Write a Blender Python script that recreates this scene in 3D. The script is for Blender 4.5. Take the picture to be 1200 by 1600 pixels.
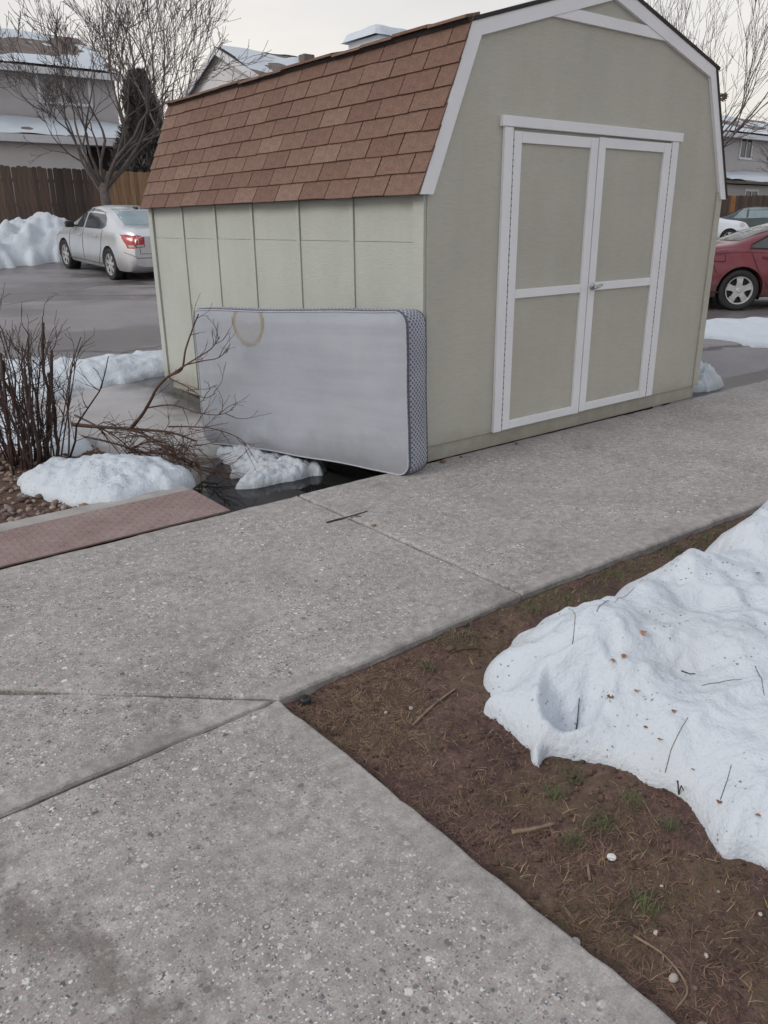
import bpy, bmesh, math, random
import numpy as np
from mathutils import Vector, Matrix
from mathutils.bvhtree import BVHTree

for _o in list(bpy.data.objects):
    bpy.data.objects.remove(_o)
scene = bpy.context.scene
COL = scene.collection
R = math.radians

# ------------------------------------------------------------------ camera
cam_d = bpy.data.cameras.new("camera")
cam = bpy.data.objects.new("camera", cam_d)
COL.objects.link(cam)
cam_d.sensor_fit = 'VERTICAL'
cam_d.sensor_height = 24.0
cam_d.lens = 24.0 * 1225 / 1600
cam_d.clip_start = 0.05
cam_d.clip_end = 2000
cam.matrix_world = (Matrix.Translation((0, 0, 1.42)) @ Matrix.Rotation(R(90 - 20.21), 4, 'X')
                    @ Matrix.Rotation(R(-0.613), 4, 'Z'))
scene.camera = cam

# ------------------------------------------------------------------ sky and sun
SUN_EL, SUN_AZ = R(34), R(-118)          # soft light through cloud, from the left of the view
world = bpy.data.worlds.new("World")
scene.world = world
world.use_nodes = True
wn, wl = world.node_tree.nodes, world.node_tree.links
wn.clear()
w_out = wn.new('ShaderNodeOutputWorld')
w_bg = wn.new('ShaderNodeBackground')
w_sky = wn.new('ShaderNodeTexSky')
w_sky.sky_type = 'NISHITA'
w_sky.sun_disc = False
w_sky.sun_elevation = SUN_EL
w_sky.sun_rotation = SUN_AZ
w_sky.air_density = 1.4
w_sky.dust_density = 3.0
w_noise = wn.new('ShaderNodeTexNoise')
w_noise.inputs['Scale'].default_value = 1.6
w_noise.inputs['Detail'].default_value = 5
w_map = wn.new('ShaderNodeMapping')
w_map.inputs['Scale'].default_value = (1, 1, 3.5)
w_tc = wn.new('ShaderNodeTexCoord')
w_ramp = wn.new('ShaderNodeValToRGB')
w_ramp.color_ramp.elements[0].position = 0.30
w_ramp.color_ramp.elements[0].color = (6.2, 6.3, 6.5, 1)
w_ramp.color_ramp.elements[1].position = 0.72
w_ramp.color_ramp.elements[1].color = (9.2, 8.95, 8.6, 1)
w_sep = wn.new('ShaderNodeSeparateXYZ')
w_el = wn.new('ShaderNodeValToRGB')          # cream near the horizon, blue-grey stratus above
w_el.color_ramp.elements[0].position = 0.0
w_el.color_ramp.elements[0].color = (1.05, 1.0, 0.95, 1)
w_el.color_ramp.elements[1].position = 0.75
w_el.color_ramp.elements[1].color = (0.96, 0.99, 1.05, 1)
w_mul = wn.new('ShaderNodeMix')
w_mul.data_type = 'RGBA'
w_mul.blend_type = 'MULTIPLY'
w_mul.inputs['Factor'].default_value = 1.0
w_mix = wn.new('ShaderNodeMix')
w_mix.data_type = 'RGBA'
w_mix.inputs['Factor'].default_value = 0.80   # cloud cover
wl.new(w_tc.outputs['Generated'], w_map.inputs['Vector'])
wl.new(w_map.outputs['Vector'], w_noise.inputs['Vector'])
wl.new(w_noise.outputs['Fac'], w_ramp.inputs['Fac'])
wl.new(w_sky.outputs['Color'], [s for s in w_mix.inputs if s.type == 'RGBA'][0])
wl.new(w_tc.outputs['Generated'], w_sep.inputs[0])
wl.new(w_sep.outputs[2], w_el.inputs['Fac'])
_ci = [s for s in w_mul.inputs if s.type == 'RGBA']
wl.new(w_ramp.outputs['Color'], _ci[0])
wl.new(w_el.outputs['Color'], _ci[1])
wl.new([s for s in w_mul.outputs if s.type == 'RGBA'][0], [s for s in w_mix.inputs if s.type == 'RGBA'][1])
wl.new([s for s in w_mix.outputs if s.type == 'RGBA'][0], w_bg.inputs['Color'])
w_bg.inputs['Strength'].default_value = 0.100
wl.new(w_bg.outputs['Background'], w_out.inputs['Surface'])

sun_d = bpy.data.lights.new("sun", 'SUN')
sun_d.energy = 1.25
sun_d.angle = R(24)
sun_d.color = (1.0, 0.98, 0.95)
sun = bpy.data.objects.new("sun", sun_d)
COL.objects.link(sun)
_sd = Vector((math.sin(SUN_AZ) * math.cos(SUN_EL), math.cos(SUN_AZ) * math.cos(SUN_EL), math.sin(SUN_EL)))
sun.rotation_euler = _sd.to_track_quat('Z', 'Y').to_euler()

vs = scene.view_settings
vs.view_transform = 'Standard'
vs.look = 'None'
vs.exposure = 0.17
vs.gamma = 1.0
vs.use_curve_mapping = False
scene.render.engine = 'CYCLES'
scene.cycles.use_adaptive_sampling = True
scene.cycles.adaptive_threshold = 0.03
scene.cycles.max_bounces = 4
scene.cycles.diffuse_bounces = 3
scene.cycles.glossy_bounces = 2
scene.cycles.transmission_bounces = 0

# ------------------------------------------------------------------ helpers
YAW = 0.666                                   # the walk, the shed and the houses share one grid
DV = Vector((math.cos(YAW), math.sin(YAW), 0))
EV = Vector((-math.sin(YAW), math.cos(YAW), 0))
A0 = Vector((0.253, 4.73, 0))                 # front left corner of the shed


def to_local(x, y):
    r = Vector((x, y, 0)) - A0
    return r.dot(DV), r.dot(EV)


def to_world(u, v, z=0.0):
    return A0 + DV * u + EV * v + Vector((0, 0, z))


def link(o, parent=None):
    COL.objects.link(o)
    if parent is not None:
        o.parent = parent
    return o


def tag(o, label=None, cat=None, group=None, kind=None):
    if label:
        o["label"] = label
    if cat:
        o["category"] = cat
    if group:
        o["group"] = group
    if kind:
        o["kind"] = kind
    return o


def empty(name, loc=(0, 0, 0), rz=0.0, parent=None):
    o = bpy.data.objects.new(name, None)
    o.empty_display_size = 0.1
    o.location = loc
    o.rotation_euler = (0, 0, rz)
    return link(o, parent)


class MB:
    """collects shapes and links them as one mesh object"""

    def __init__(s):
        s.v = []
        s.f = []

    def add(s, vs_, fs_):
        n = len(s.v)
        s.v.extend([tuple(p) for p in vs_])
        s.f.extend([tuple(i + n for i in f) for f in fs_])
        return s

    def box(s, x0, x1, y0, y1, z0, z1, ch=0.0):
        if ch <= 0:
            s.add([(x0, y0, z0), (x1, y0, z0), (x1, y1, z0), (x0, y1, z0), (x0, y0, z1), (x1, y0, z1), (x1, y1, z1), (x0, y1, z1)],
                  [(0, 3, 2, 1), (4, 5, 6, 7), (0, 1, 5, 4), (1, 2, 6, 5), (2, 3, 7, 6), (3, 0, 4, 7)])
        else:
            bm = bmesh.new()
            bmesh.ops.create_cube(bm, size=1)
            for v in bm.verts:
                v.co = Vector(((x0 + x1) / 2 + v.co.x * (x1 - x0), (y0 + y1) / 2 + v.co.y * (y1 - y0), (z0 + z1) / 2 + v.co.z * (z1 - z0)))
            bmesh.ops.bevel(bm, geom=bm.edges[:], offset=ch, segments=2, profile=0.5, affect='EDGES')
            bm.verts.index_update()
            s.add([v.co for v in bm.verts], [[v.index for v in f.verts] for f in bm.faces])
            bm.free()
        return s

    def prism(s, pts, axis, a, b):
        """polygon (2D) extruded along an axis; axis 'y': pts are (x,z); 'z': (x,y); 'x': (y,z)"""
        n = len(pts)

        def P(p, t):
            return {'y': (p[0], t, p[1]), 'z': (p[0], p[1], t), 'x': (t, p[0], p[1])}[axis]
        vs_ = [P(p, a) for p in pts] + [P(p, b) for p in pts]
        fs_ = [tuple(range(n)), tuple(range(2 * n - 1, n - 1, -1))]
        for i in range(n):
            j = (i + 1) % n
            fs_.append((i, n + i, n + j, j))
        return s.add(vs_, fs_)

    def tube(s, pts, rad, n=6, cap=True, closed=False):
        pts = [Vector(p) for p in pts]
        m = len(pts)
        if not hasattr(rad, '__len__'):
            rad = [rad] * m
        base = len(s.v)
        prev = None
        for i, p in enumerate(pts):
            if closed:
                t = pts[(i + 1) % m] - pts[i - 1]
            else:
                t = pts[min(i + 1, m - 1)] - pts[max(i - 1, 0)]
            if t.length < 1e-9:
                t = Vector((0, 0, 1))
            t.normalize()
            if prev is None:
                a = t.orthogonal().normalized()
            else:
                a = (prev - t * prev.dot(t))
                a = a.normalized() if a.length > 1e-6 else t.orthogonal().normalized()
            prev = a
            b = t.cross(a)
            for k in range(n):
                q = 2 * math.pi * k / n
                s.v.append(tuple(p + (a * math.cos(q) + b * math.sin(q)) * rad[i]))
        for i in range(m if closed else m - 1):
            i2 = (i + 1) % m
            for k in range(n):
                k2 = (k + 1) % n
                s.f.append((base + i * n + k, base + i * n + k2, base + i2 * n + k2, base + i2 * n + k))
        if cap and not closed:
            s.f.append(tuple(base + k for k in range(n - 1, -1, -1)))
            s.f.append(tuple(base + (m - 1) * n + k for k in range(n)))
        return s

    def lathe(s, prof, n=24, axis='y'):
        """prof: (radius, height) pairs about an axis through the origin"""
        base = len(s.v)
        for (r, h) in prof:
            for k in range(n):
                q = 2 * math.pi * k / n
                c, d = r * math.cos(q), r * math.sin(q)
                s.v.append({'y': (c, h, d), 'z': (c, d, h), 'x': (h, c, d)}[axis])
        for i in range(len(prof) - 1):
            for k in range(n):
                k2 = (k + 1) % n
                s.f.append((base + i * n + k, base + i * n + k2, base + (i + 1) * n + k2, base + (i + 1) * n + k))
        return s

    def mesh(s, name, m=None, smooth=False, fix=True):
        me = bpy.data.meshes.new(name)
        me.from_pydata([tuple(map(float, v)) for v in s.v], [], s.f)
        if fix:
            bm = bmesh.new()
            bm.from_mesh(me)
            bmesh.ops.recalc_face_normals(bm, faces=bm.faces[:])
            bm.to_mesh(me)
            bm.free()
        if smooth:
            me.polygons.foreach_set('use_smooth', [True] * len(me.polygons))
        if m is not None:
            me.materials.append(m)
        me.update()
        return me

    def build(s, name, m, parent=None, smooth=False, loc=None, rz=0.0, fix=True):
        o = bpy.data.objects.new(name, s.mesh(name, m, smooth, fix))
        if loc is not None:
            o.location = loc
        o.rotation_euler = (0, 0, rz)
        return link(o, parent)


def inst(name, me, parent=None, loc=(0, 0, 0), rot=(0, 0, 0), sc=(1, 1, 1)):
    o = bpy.data.objects.new(name, me)
    o.location = loc
    o.rotation_euler = rot
    o.scale = sc
    return link(o, parent)


_rs = np.random.RandomState(7)
_PERM = _rs.permutation(256)
_PERM = np.concatenate([_PERM, _PERM, _PERM])
_GR = _rs.uniform(-1, 1, 256)


def vnoise(x, y):
    """smooth value noise in -1..1"""
    x = np.asarray(x, float)
    y = np.asarray(y, float)
    xi, yi = np.floor(x).astype(int), np.floor(y).astype(int)
    fx, fy = x - xi, y - yi
    fx = fx * fx * fx * (fx * (fx * 6 - 15) + 10)
    fy = fy * fy * fy * (fy * (fy * 6 - 15) + 10)
    xi &= 255
    yi &= 255

    def g(a, b):
        return _GR[_PERM[_PERM[a & 255] + (b & 255)]]
    return ((g(xi, yi) * (1 - fx) + g(xi + 1, yi) * fx) * (1 - fy) + (g(xi, yi + 1) * (1 - fx) + g(xi + 1, yi + 1) * fx) * fy)


def fbm(x, y, oct=4, lac=2.1, gain=0.5):
    t, a, s = 0, 1.0, 0
    for i in range(oct):
        t = t + a * vnoise(x * lac ** i + 17.3 * i, y * lac ** i - 9.1 * i)
        s += a
        a *= gain
    return t / s


# ------------------------------------------------------------------ materials
class NT:
    def __init__(s, name):
        s.m = bpy.data.materials.new(name)
        s.m.use_nodes = True
        s.n, s.l = s.m.node_tree.nodes, s.m.node_tree.links
        s.b = s.n['Principled BSDF']
        s.tc = s.n.new('ShaderNodeTexCoord')
        s.co = s.tc.outputs['Object']

    def set(s, **k):
        for a, v in k.items():
            s.b.inputs[a.replace('_', ' ')].default_value = v
        return s

    def node(s, t, **k):
        n = s.n.new(t)
        for a, v in k.items():
            setattr(n, a, v)
        return n

    def put(s, sock, v):
        if hasattr(v, 'is_output'):
            s.l.new(v, sock)
        else:
            sock.default_value = v

    def mapping(s, scale=(1, 1, 1), loc=(0, 0, 0), rot=(0, 0, 0), src=None):
        n = s.node('ShaderNodeMapping')
        s.l.new(src or s.co, n.inputs['Vector'])
        n.inputs['Scale'].default_value = scale
        n.inputs['Location'].default_value = loc
        n.inputs['Rotation'].default_value = rot
        return n.outputs['Vector']

    def noise(s, scale, detail=4, rough=0.55, src=None, dist=0.0, out='Fac'):
        n = s.node('ShaderNodeTexNoise')
        s.l.new(src or s.co, n.inputs['Vector'])
        n.inputs['Scale'].default_value = scale
        n.inputs['Detail'].default_value = detail
        n.inputs['Roughness'].default_value = rough
        n.inputs['Distortion'].default_value = dist
        return n.outputs[out]

    def voro(s, scale, src=None, out='Distance', feature='F1', rnd=1.0):
        n = s.node('ShaderNodeTexVoronoi', feature=feature)
        s.l.new(src or s.co, n.inputs['Vector'])
        n.inputs['Scale'].default_value = scale
        n.inputs['Randomness'].default_value = rnd
        return n.outputs[out]

    def ramp(s, fac, stops, interp='LINEAR'):
        n = s.node('ShaderNodeValToRGB')
        cr = n.color_ramp
        cr.interpolation = interp
        while len(cr.elements) < len(stops):
            cr.elements.new(0.5)
        for e, (p, c) in zip(cr.elements, stops):
            e.position = p
            if not hasattr(c, '__len__'):
                c = (c, c, c)
            e.color = (c[0], c[1], c[2], 1)
        s.put(n.inputs['Fac'], fac)
        return n.outputs['Color']

    def mix(s, fac, a, b, mode='MIX'):
        n = s.node('ShaderNodeMix', data_type='RGBA', blend_type=mode)
        for k, v in (('Factor', fac), ('A', a), ('B', b)):
            sock = n.inputs[k] if k == 'Factor' else [i for i in n.inputs if i.name == k and i.type == 'RGBA'][0]
            if not hasattr(v, 'is_output') and k != 'Factor':
                if not hasattr(v, '__len__'):
                    v = (v, v, v)
                v = (v[0], v[1], v[2], 1)
            s.put(sock, v)
        return [o for o in n.outputs if o.type == 'RGBA'][0]

    def math(s, op, a, b=0.0, c=None, clamp=False):
        n = s.node('ShaderNodeMath', operation=op, use_clamp=clamp)
        s.put(n.inputs[0], a)
        s.put(n.inputs[1], b)
        if c is not None:
            s.put(n.inputs[2], c)
        return n.outputs[0]

    def sep(s, src=None):
        n = s.node('ShaderNodeSeparateXYZ')
        s.l.new(src or s.co, n.inputs[0])
        return n.outputs

    def rand(s):
        return s.node('ShaderNodeObjectInfo').outputs['Random']

    def bump(s, h, strength=0.3, dist=0.01, normal=None):
        n = s.node('ShaderNodeBump')
        n.inputs['Strength'].default_value = strength
        n.inputs['Distance'].default_value = dist
        s.put(n.inputs['Height'], h)
        if normal is not None:
            s.l.new(normal, n.inputs['Normal'])
        return n.outputs['Normal']

    def done(s, color=None, rough=None, normal=None):
        if color is not None:
            s.put(s.b.inputs['Base Color'], color if hasattr(color, 'is_output') else (color[0], color[1], color[2], 1))
        if rough is not None:
            s.put(s.b.inputs['Roughness'], rough)
        if normal is not None:
            s.l.new(normal, s.b.inputs['Normal'])
        return s.m


def simple(name, c, rough=0.7, var=0.15, scale=8.0, bump=0.0, bscale=60.0, metallic=0.0, objvar=0.0, coat=0.0, stretch=(1, 1, 1), spec=0.5):
    t = NT(name)
    co = t.mapping(stretch) if stretch != (1, 1, 1) else t.co
    lo = [x * (1 - var) for x in c]
    hi = [x * (1 + var) for x in c]
    col = t.ramp(t.noise(scale, 5, 0.6, co), [(0.3, lo), (0.7, hi)])
    if objvar:
        col = t.mix(1.0, col, t.ramp(t.rand(), [(0, 1 - objvar), (1, 1 + objvar)]), 'MULTIPLY')
    t.set(Metallic=metallic, Coat_Weight=coat, Specular_IOR_Level=spec)
    nm = t.bump(t.noise(bscale, 4, 0.6, co), bump, 0.01) if bump else None
    return t.done(col, rough, nm)


def siding_mat(name, c):
    t = NT(name)
    geo = t.mapping((1, 1, 1))
    grain = t.noise(1.0, 6, 0.65, t.mapping((14, 14, 130)), 0.4)
    big = t.noise(1.3, 4, 0.6)
    stain = t.noise(1.0, 4, 0.6, t.mapping((6, 6, 0.8)))
    col = t.mix(t.ramp(big, [(0.35, 0), (0.7, 1)]), [x * 0.95 for x in c], [x * 1.05 for x in c])
    col = t.mix(1.0, col, t.ramp(grain, [(0.3, 0.93), (0.6, 1.03)]), 'MULTIPLY')
    col = t.mix(1.0, col, t.ramp(stain, [(0.3, (0.95, 0.95, 0.94)), (0.6, 1.0)]), 'MULTIPLY')
    z = t.sep()[2]                       # rain splash dirt along the foot of the wall
    dirt = t.math('MULTIPLY', t.ramp(t.math('ADD', z, t.math('MULTIPLY', t.noise(9, 4), 0.22)), [(0.08, 0.55), (0.30, 0.0)]), 1.0)
    col = t.mix(dirt, col, (0.17, 0.145, 0.105))
    return t.done(col, 0.72, t.bump(grain, 0.35, 0.006))


M = {}
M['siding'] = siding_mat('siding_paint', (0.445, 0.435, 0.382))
M['siding_side'] = siding_mat('siding_paint_side_tinted', (0.385, 0.402, 0.37))  # same paint, with the left wall's cooler light put into its colour


def trim_mat():
    t = NT('white_trim_paint')
    g = t.noise(1.0, 5, 0.6, t.mapping((40, 40, 8)))
    col = t.ramp(t.noise(2.2, 5, 0.65), [(0.3, (0.70, 0.71, 0.745)), (0.7, (0.78, 0.79, 0.82))])
    sc = t.ramp(t.noise(22, 6, 0.7), [(0.70, 0), (0.78, 1)])
    col = t.mix(t.math('MULTIPLY', sc, 0.35), col, (0.33, 0.31, 0.27))
    return t.done(col, 0.55, t.bump(g, 0.15, 0.004))


M['trim'] = trim_mat()


def shingle_mat():
    t = NT('brown_asphalt_shingle')
    gran = t.voro(420, out='Color')
    gv = t.sep(gran)[0]
    base = t.ramp(t.rand(), [(0.0, (0.140, 0.076, 0.056)), (0.5, (0.158, 0.092, 0.069)), (0.88, (0.172, 0.103, 0.078)), (1.0, (0.195, 0.124, 0.095))])
    col = t.mix(1.0, base, t.ramp(gv, [(0.0, 0.55), (0.5, 1.0), (1.0, 1.5)]), 'MULTIPLY')
    col = t.mix(1.0, col, t.ramp(t.noise(6, 5, 0.6, t.tc.outputs['Generated']), [(0.3, 0.82), (0.7, 1.12)]), 'MULTIPLY')
    return t.done(col, 0.92, t.bump(gv, 0.5, 0.003))


M['shingle'] = shingle_mat()
M['roof_dark'] = simple('underlay_and_porch_shade', (0.035, 0.028, 0.026), 0.9, 0.2, 12, 0.3, 120)
M['roof_far'] = simple('far_roof_shingle', (0.13, 0.105, 0.095), 0.9, 0.25, 2, 0.3, 30)
M['metal'] = simple('galvanised_metal', (0.42, 0.42, 0.42), 0.35, 0.2, 30, 0.1, 80, metallic=0.9)
M['dark_metal'] = simple('dark_hinge_steel', (0.30, 0.30, 0.30), 0.5, 0.3, 40, metallic=0.6)
M['rubber'] = simple('tyre_rubber', (0.018, 0.018, 0.019), 0.85, 0.3, 20, 0.2, 60)
M['black'] = simple('black_plastic', (0.012, 0.012, 0.013), 0.55, 0.2, 20)


def snow_mat(name, dirt=0.25, speck=0.6):
    t = NT(name)
    n1 = t.noise(2.3, 5, 0.6)
    n2 = t.noise(14, 5, 0.65)
    col = t.mix(t.ramp(n1, [(0.45, 0), (0.75, dirt)]), (0.50, 0.545, 0.60), (0.39, 0.36, 0.345))
    col = t.mix(t.math('MULTIPLY', t.ramp(n2, [(0.52, 0), (0.75, 1)]), dirt * 0.6), col, (0.50, 0.51, 0.53))
    # grit lying on the surface
    v = t.node('ShaderNodeTexVoronoi')
    t.l.new(t.mix(0.012, t.co, t.noise(60, 2, out='Color'), 'ADD'), v.inputs['Vector'])
    v.inputs['Scale'].default_value = 58
    keep = t.ramp(t.sep(v.outputs['Color'])[0], [(0.62, 0), (0.65, 1)])
    area = t.ramp(t.noise(5, 3, 0.6), [(0.44, 0), (0.58, 1)])
    sp = t.math('MULTIPLY', t.math('MULTIPLY', t.ramp(v.outputs['Distance'], [(0.17, 1), (0.28, 0)]), keep), area)
    col = t.mix(t.math('MULTIPLY', sp, speck), col, (0.07, 0.05, 0.04))
    h = t.math('ADD', t.math('MULTIPLY', t.noise(95, 3, 0.75), 0.35), t.math('MULTIPLY', t.ramp(t.noise(24, 3, 0.65), [(0.25, 0), (0.8, 1)]), 1.1))
    return t.done(col, 0.7, t.bump(h, 0.38, 0.020))


M['snow'] = snow_mat('old_snow', 0.30, 0.75)
M['snow_clean'] = snow_mat('clean_snow', 0.12, 0.3)
M['snow_grey'] = snow_mat('dirty_snow', 0.75, 0.6)


def concrete_mat(name, axis_edges, branch=False):
    """exposed aggregate with smooth trowelled margins; axis_edges: (axis index, position, sign)"""
    t = NT(name)
    warp = t.mix(0.014, t.co, t.noise(55, 2, out='Color'), 'ADD')
    base = t.ramp(t.noise(3.0, 4, 0.62), [(0.28, (0.255, 0.238, 0.228)), (0.72, (0.360, 0.337, 0.323))])
    fine = t.noise(160, 3, 0.7)
    base = t.mix(1.0, base, t.ramp(fine, [(0.25, 0.70), (0.75, 1.28)]), 'MULTIPLY')
    mid = t.noise(24, 3, 0.65)
    base = t.mix(1.0, base, t.ramp(mid, [(0.30, 0.74), (0.70, 1.18)]), 'MULTIPLY')
    xyz = t.sep()
    m = None
    for ax, pos, sgn in axis_edges:
        d = t.math('MULTIPLY', t.math('SUBTRACT', xyz[ax], pos), sgn)
        d = t.math('ADD', d, t.math('MULTIPLY', t.math('SUBTRACT', t.noise(8, 3), 0.5), 0.10))
        e = t.ramp(d, [(0.03, 0.0), (0.11, 1.0)])
        m = e if m is None else t.math('MULTIPLY', m, e)
    worn = t.ramp(t.noise(1.6, 5, 0.6), [(0.34, 0.35), (0.52, 1.0)])
    m = t.math('MULTIPLY', m, worn)
    heights = []
    for sc, lo, hi, keep in ((36, 0.27, 0.35, 0.78), (70, 0.28, 0.40, 0.60), (150, 0.32, 0.45, 0.35)):
        v = t.node('ShaderNodeTexVoronoi')
        t.l.new(warp, v.inputs['Vector'])
        v.inputs['Scale'].default_value = sc
        rgb = t.sep(v.outputs['Color'])
        k = t.ramp(rgb[0], [(keep, 0), (keep + 0.02, 1)])
        sp = t.math('MULTIPLY', t.math('MULTIPLY', t.ramp(v.outputs['Distance'], [(lo, 1), (hi, 0)]), k), m)
        pc = t.ramp(rgb[1], [(0.0, (0.07, 0.07, 0.075)), (0.22, (0.15, 0.15, 0.16)), (0.45, (0.25, 0.235, 0.237)), (0.62, (0.40, 0.31, 0.285)), (0.8, (0.47, 0.45, 0.44)), (1.0, (0.68, 0.67, 0.655))])
        base = t.mix(t.math('MULTIPLY', sp, 0.92), base, pc)
        heights.append(t.math('MULTIPLY', sp, 60.0 / sc))
    # little pits where stones have come out
    v = t.node('ShaderNodeTexVoronoi')
    t.l.new(warp, v.inputs['Vector'])
    v.inputs['Scale'].default_value = 75
    pit = t.math('MULTIPLY', t.math('MULTIPLY', t.ramp(v.outputs['Distance'], [(0.12, 1), (0.30, 0)]), t.ramp(t.sep(v.outputs['Color'])[2], [(0.78, 0), (0.82, 1)])), m)
    base = t.mix(t.math('MULTIPLY', pit, 0.7), base, (0.06, 0.055, 0.055))
    # brown muddy stains
    st = t.math('MULTIPLY', t.ramp(t.noise(1.1, 5, 0.65, t.mapping((1, 1, 1), (3.7, 1.2, 0))), [(0.55, 0), (0.68, 1)]), t.ramp(t.noise(7, 3, 0.65), [(0.40, 0), (0.60, 1)]))
    if branch:
        # muddy drip trail across the near slab
        d = t.math('ADD', t.math('MULTIPLY', t.math('ADD', xyz[0], 2.92), 0.956), t.math('MULTIPLY', t.math('ADD', xyz[1], 2.09), 0.294))
        d = t.math('ABSOLUTE', t.math('ADD', d, t.math('MULTIPLY', t.math('SUBTRACT', t.noise(6, 3, 0.6), 0.5), 0.28)))
        tr = t.math('MULTIPLY', t.ramp(d, [(0.03, 1.2), (0.10, 0)]), t.ramp(t.noise(11, 3, 0.6, t.mapping((1, 1, 1), (2, 5, 0))), [(0.38, 0), (0.52, 1)]))
        st = t.math('MAXIMUM', st, tr)
    base = t.mix(t.math('MULTIPLY', st, 0.46), base, (0.092, 0.074, 0.062))
    h = t.math('ADD', t.math('ADD', heights[1], t.math('MULTIPLY', mid, 1.6)), t.math('MULTIPLY', fine, 1.0))
    h = t.math('SUBTRACT', h, t.math('MULTIPLY', pit, 1.6))
    return t.done(base, 0.88, t.bump(h, 0.5, 0.004))


M['walk'] = concrete_mat('aggregate_concrete', [(1, -1.66, 1), (1, 0.0, -1)])
M['walk_branch'] = concrete_mat('aggregate_concrete_branch', [(0, -2.06, -1)], True)


def dirt_mat():
    t = NT('bare_soil')
    a = t.noise(4.5, 4, 0.65)
    b = t.noise(38, 5, 0.7)
    c = t.noise(190, 3, 0.7)
    col = t.ramp(a, [(0.3, (0.062, 0.034, 0.029)), (0.50, (0.105, 0.058, 0.048)), (0.72, (0.150, 0.090, 0.074))])
    col = t.mix(1.0, col, t.ramp(b, [(0.3, 0.45), (0.7, 1.45)]), 'MULTIPLY')
    col = t.mix(1.0, col, t.ramp(c, [(0.3, 0.60), (0.75, 1.55)]), 'MULTIPLY')
    g = t.math('MULTIPLY', t.ramp(t.noise(3.1, 3, 0.6, t.mapping((1, 1, 1), (9, 4, 2))), [(0.48, 0), (0.62, 1)]), t.ramp(t.noise(70, 3, 0.7), [(0.40, 0), (0.58, 1)]))
    col = t.mix(t.math('MULTIPLY', g, 0.6), col, (0.115, 0.098, 0.042))
    h = t.math('ADD', b, t.math('MULTIPLY', c, 0.5))
    return t.done(col, 0.93, t.bump(h, 1.0, 0.014))


M['dirt'] = dirt_mat()


def asphalt_mat():
    t = NT('worn_wet_asphalt')
    a = t.noise(0.35, 6, 0.62)
    f = t.voro(170, out='Color')
    fv = t.sep(f)[1]
    col = t.ramp(t.noise(0.9, 6, 0.65), [(0.3, (0.17, 0.158, 0.165)), (0.7, (0.235, 0.22, 0.23))])
    col = t.mix(1.0, col, t.ramp(fv, [(0.0, 0.65), (1.0, 1.4)]), 'MULTIPLY')
    wet = t.ramp(t.noise(0.42, 6, 0.62, t.mapping((0.6, 1.3, 1), (1.5, 3.1, 0)), 0.5), [(0.46, 0), (0.54, 1)])
    col = t.mix(t.math('MULTIPLY', wet, 0.55), col, (0.055, 0.046, 0.043))
    rough = t.ramp(wet, [(0, 0.75), (1, 0.34)])
    cr = t.ramp(t.voro(0.33, t.mix(0.25, t.co, t.noise(1.5, 4, out='Color')), 'Distance', 'DISTANCE_TO_EDGE'), [(0.004, 0.35), (0.012, 1.0)])
    col = t.mix(1.0, col, cr, 'MULTIPLY')
    return t.done(col, rough, t.bump(fv, 0.25, 0.004))


M['asphalt'] = asphalt_mat()


def pan_mat():
    t = NT('wet_gutter_concrete')
    col = t.ramp(t.noise(2.5, 6, 0.65), [(0.3, (0.29, 0.28, 0.285)), (0.7, (0.37, 0.355, 0.365))])
    col = t.mix(1.0, col, t.ramp(t.noise(120, 4, 0.7), [(0.3, 0.75), (0.7, 1.2)]), 'MULTIPLY')
    y = t.sep()[1]
    x = t.sep()[0]
    w = t.math('ADD', t.math('SUBTRACT', 1.75, y), t.math('MULTIPLY', t.math('SUBTRACT', t.noise(1.8, 3), 0.5), 1.6))
    w2 = t.math('ADD', t.math('MULTIPLY', x, 2.2), t.math('ADD', 0.95, t.math('MULTIPLY', t.math('SUBTRACT', t.noise(3, 3), 0.5), 1.3)))
    wet = t.math('MAXIMUM', t.ramp(w, [(0.0, 0), (0.35, 1)]), t.ramp(w2, [(0.0, 0), (0.5, 1)]))
    col = t.mix(t.math('MULTIPLY', wet, 0.85), col, (0.022, 0.020, 0.020))
    rough = t.ramp(wet, [(0, 0.5), (1, 0.22)])
    return t.done(col, rough, t.bump(t.noise(70, 3), 0.2, 0.005))


M['pan'] = pan_mat()


def water_mat():
    t = NT('dark_melt_water')
    t.set(Specular_IOR_Level=0.5, IOR=1.33)
    col = t.ramp(t.noise(3, 4), [(0.3, (0.008, 0.008, 0.009)), (0.7, (0.02, 0.018, 0.017))])
    return t.done(col, 0.06, t.bump(t.noise(9, 2), 0.03, 0.01))


M['water'] = water_mat()
M['wet'] = simple('wet_grit', (0.035, 0.032, 0.032), 0.3, 0.3, 6, 0.3, 25)
M['bark'] = simple('grey_bark', (0.095, 0.078, 0.075), 0.9, 0.35, 9, 0.5, 50)
M['bark_pale'] = simple('pale_bark', (0.22, 0.195, 0.18), 0.9, 0.35, 5, 0.3, 40)
M['twig'] = simple('brown_twig', (0.085, 0.045, 0.032), 0.8, 0.35, 12, 0.3, 90)
M['stem'] = simple('dark_shrub_stem', (0.052, 0.030, 0.026), 0.8, 0.4, 18, 0.4, 70)
M['stick'] = simple('dry_stick', (0.20, 0.135, 0.095), 0.85, 0.35, 30, 0.4, 90)
M['leaf'] = simple('dead_leaf', (0.26, 0.115, 0.045), 0.75, 0.4, 60, 0.3, 120, objvar=0.4)
M['straw'] = simple('dry_straw', (0.33, 0.235, 0.13), 0.85, 0.5, 14)
M['thatch'] = simple('brown_thatch', (0.165, 0.105, 0.072), 0.9, 0.5, 20)
M['grass'] = simple('green_grass', (0.085, 0.105, 0.042), 0.75, 0.5, 25)
t_ = NT('river_stone')
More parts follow.
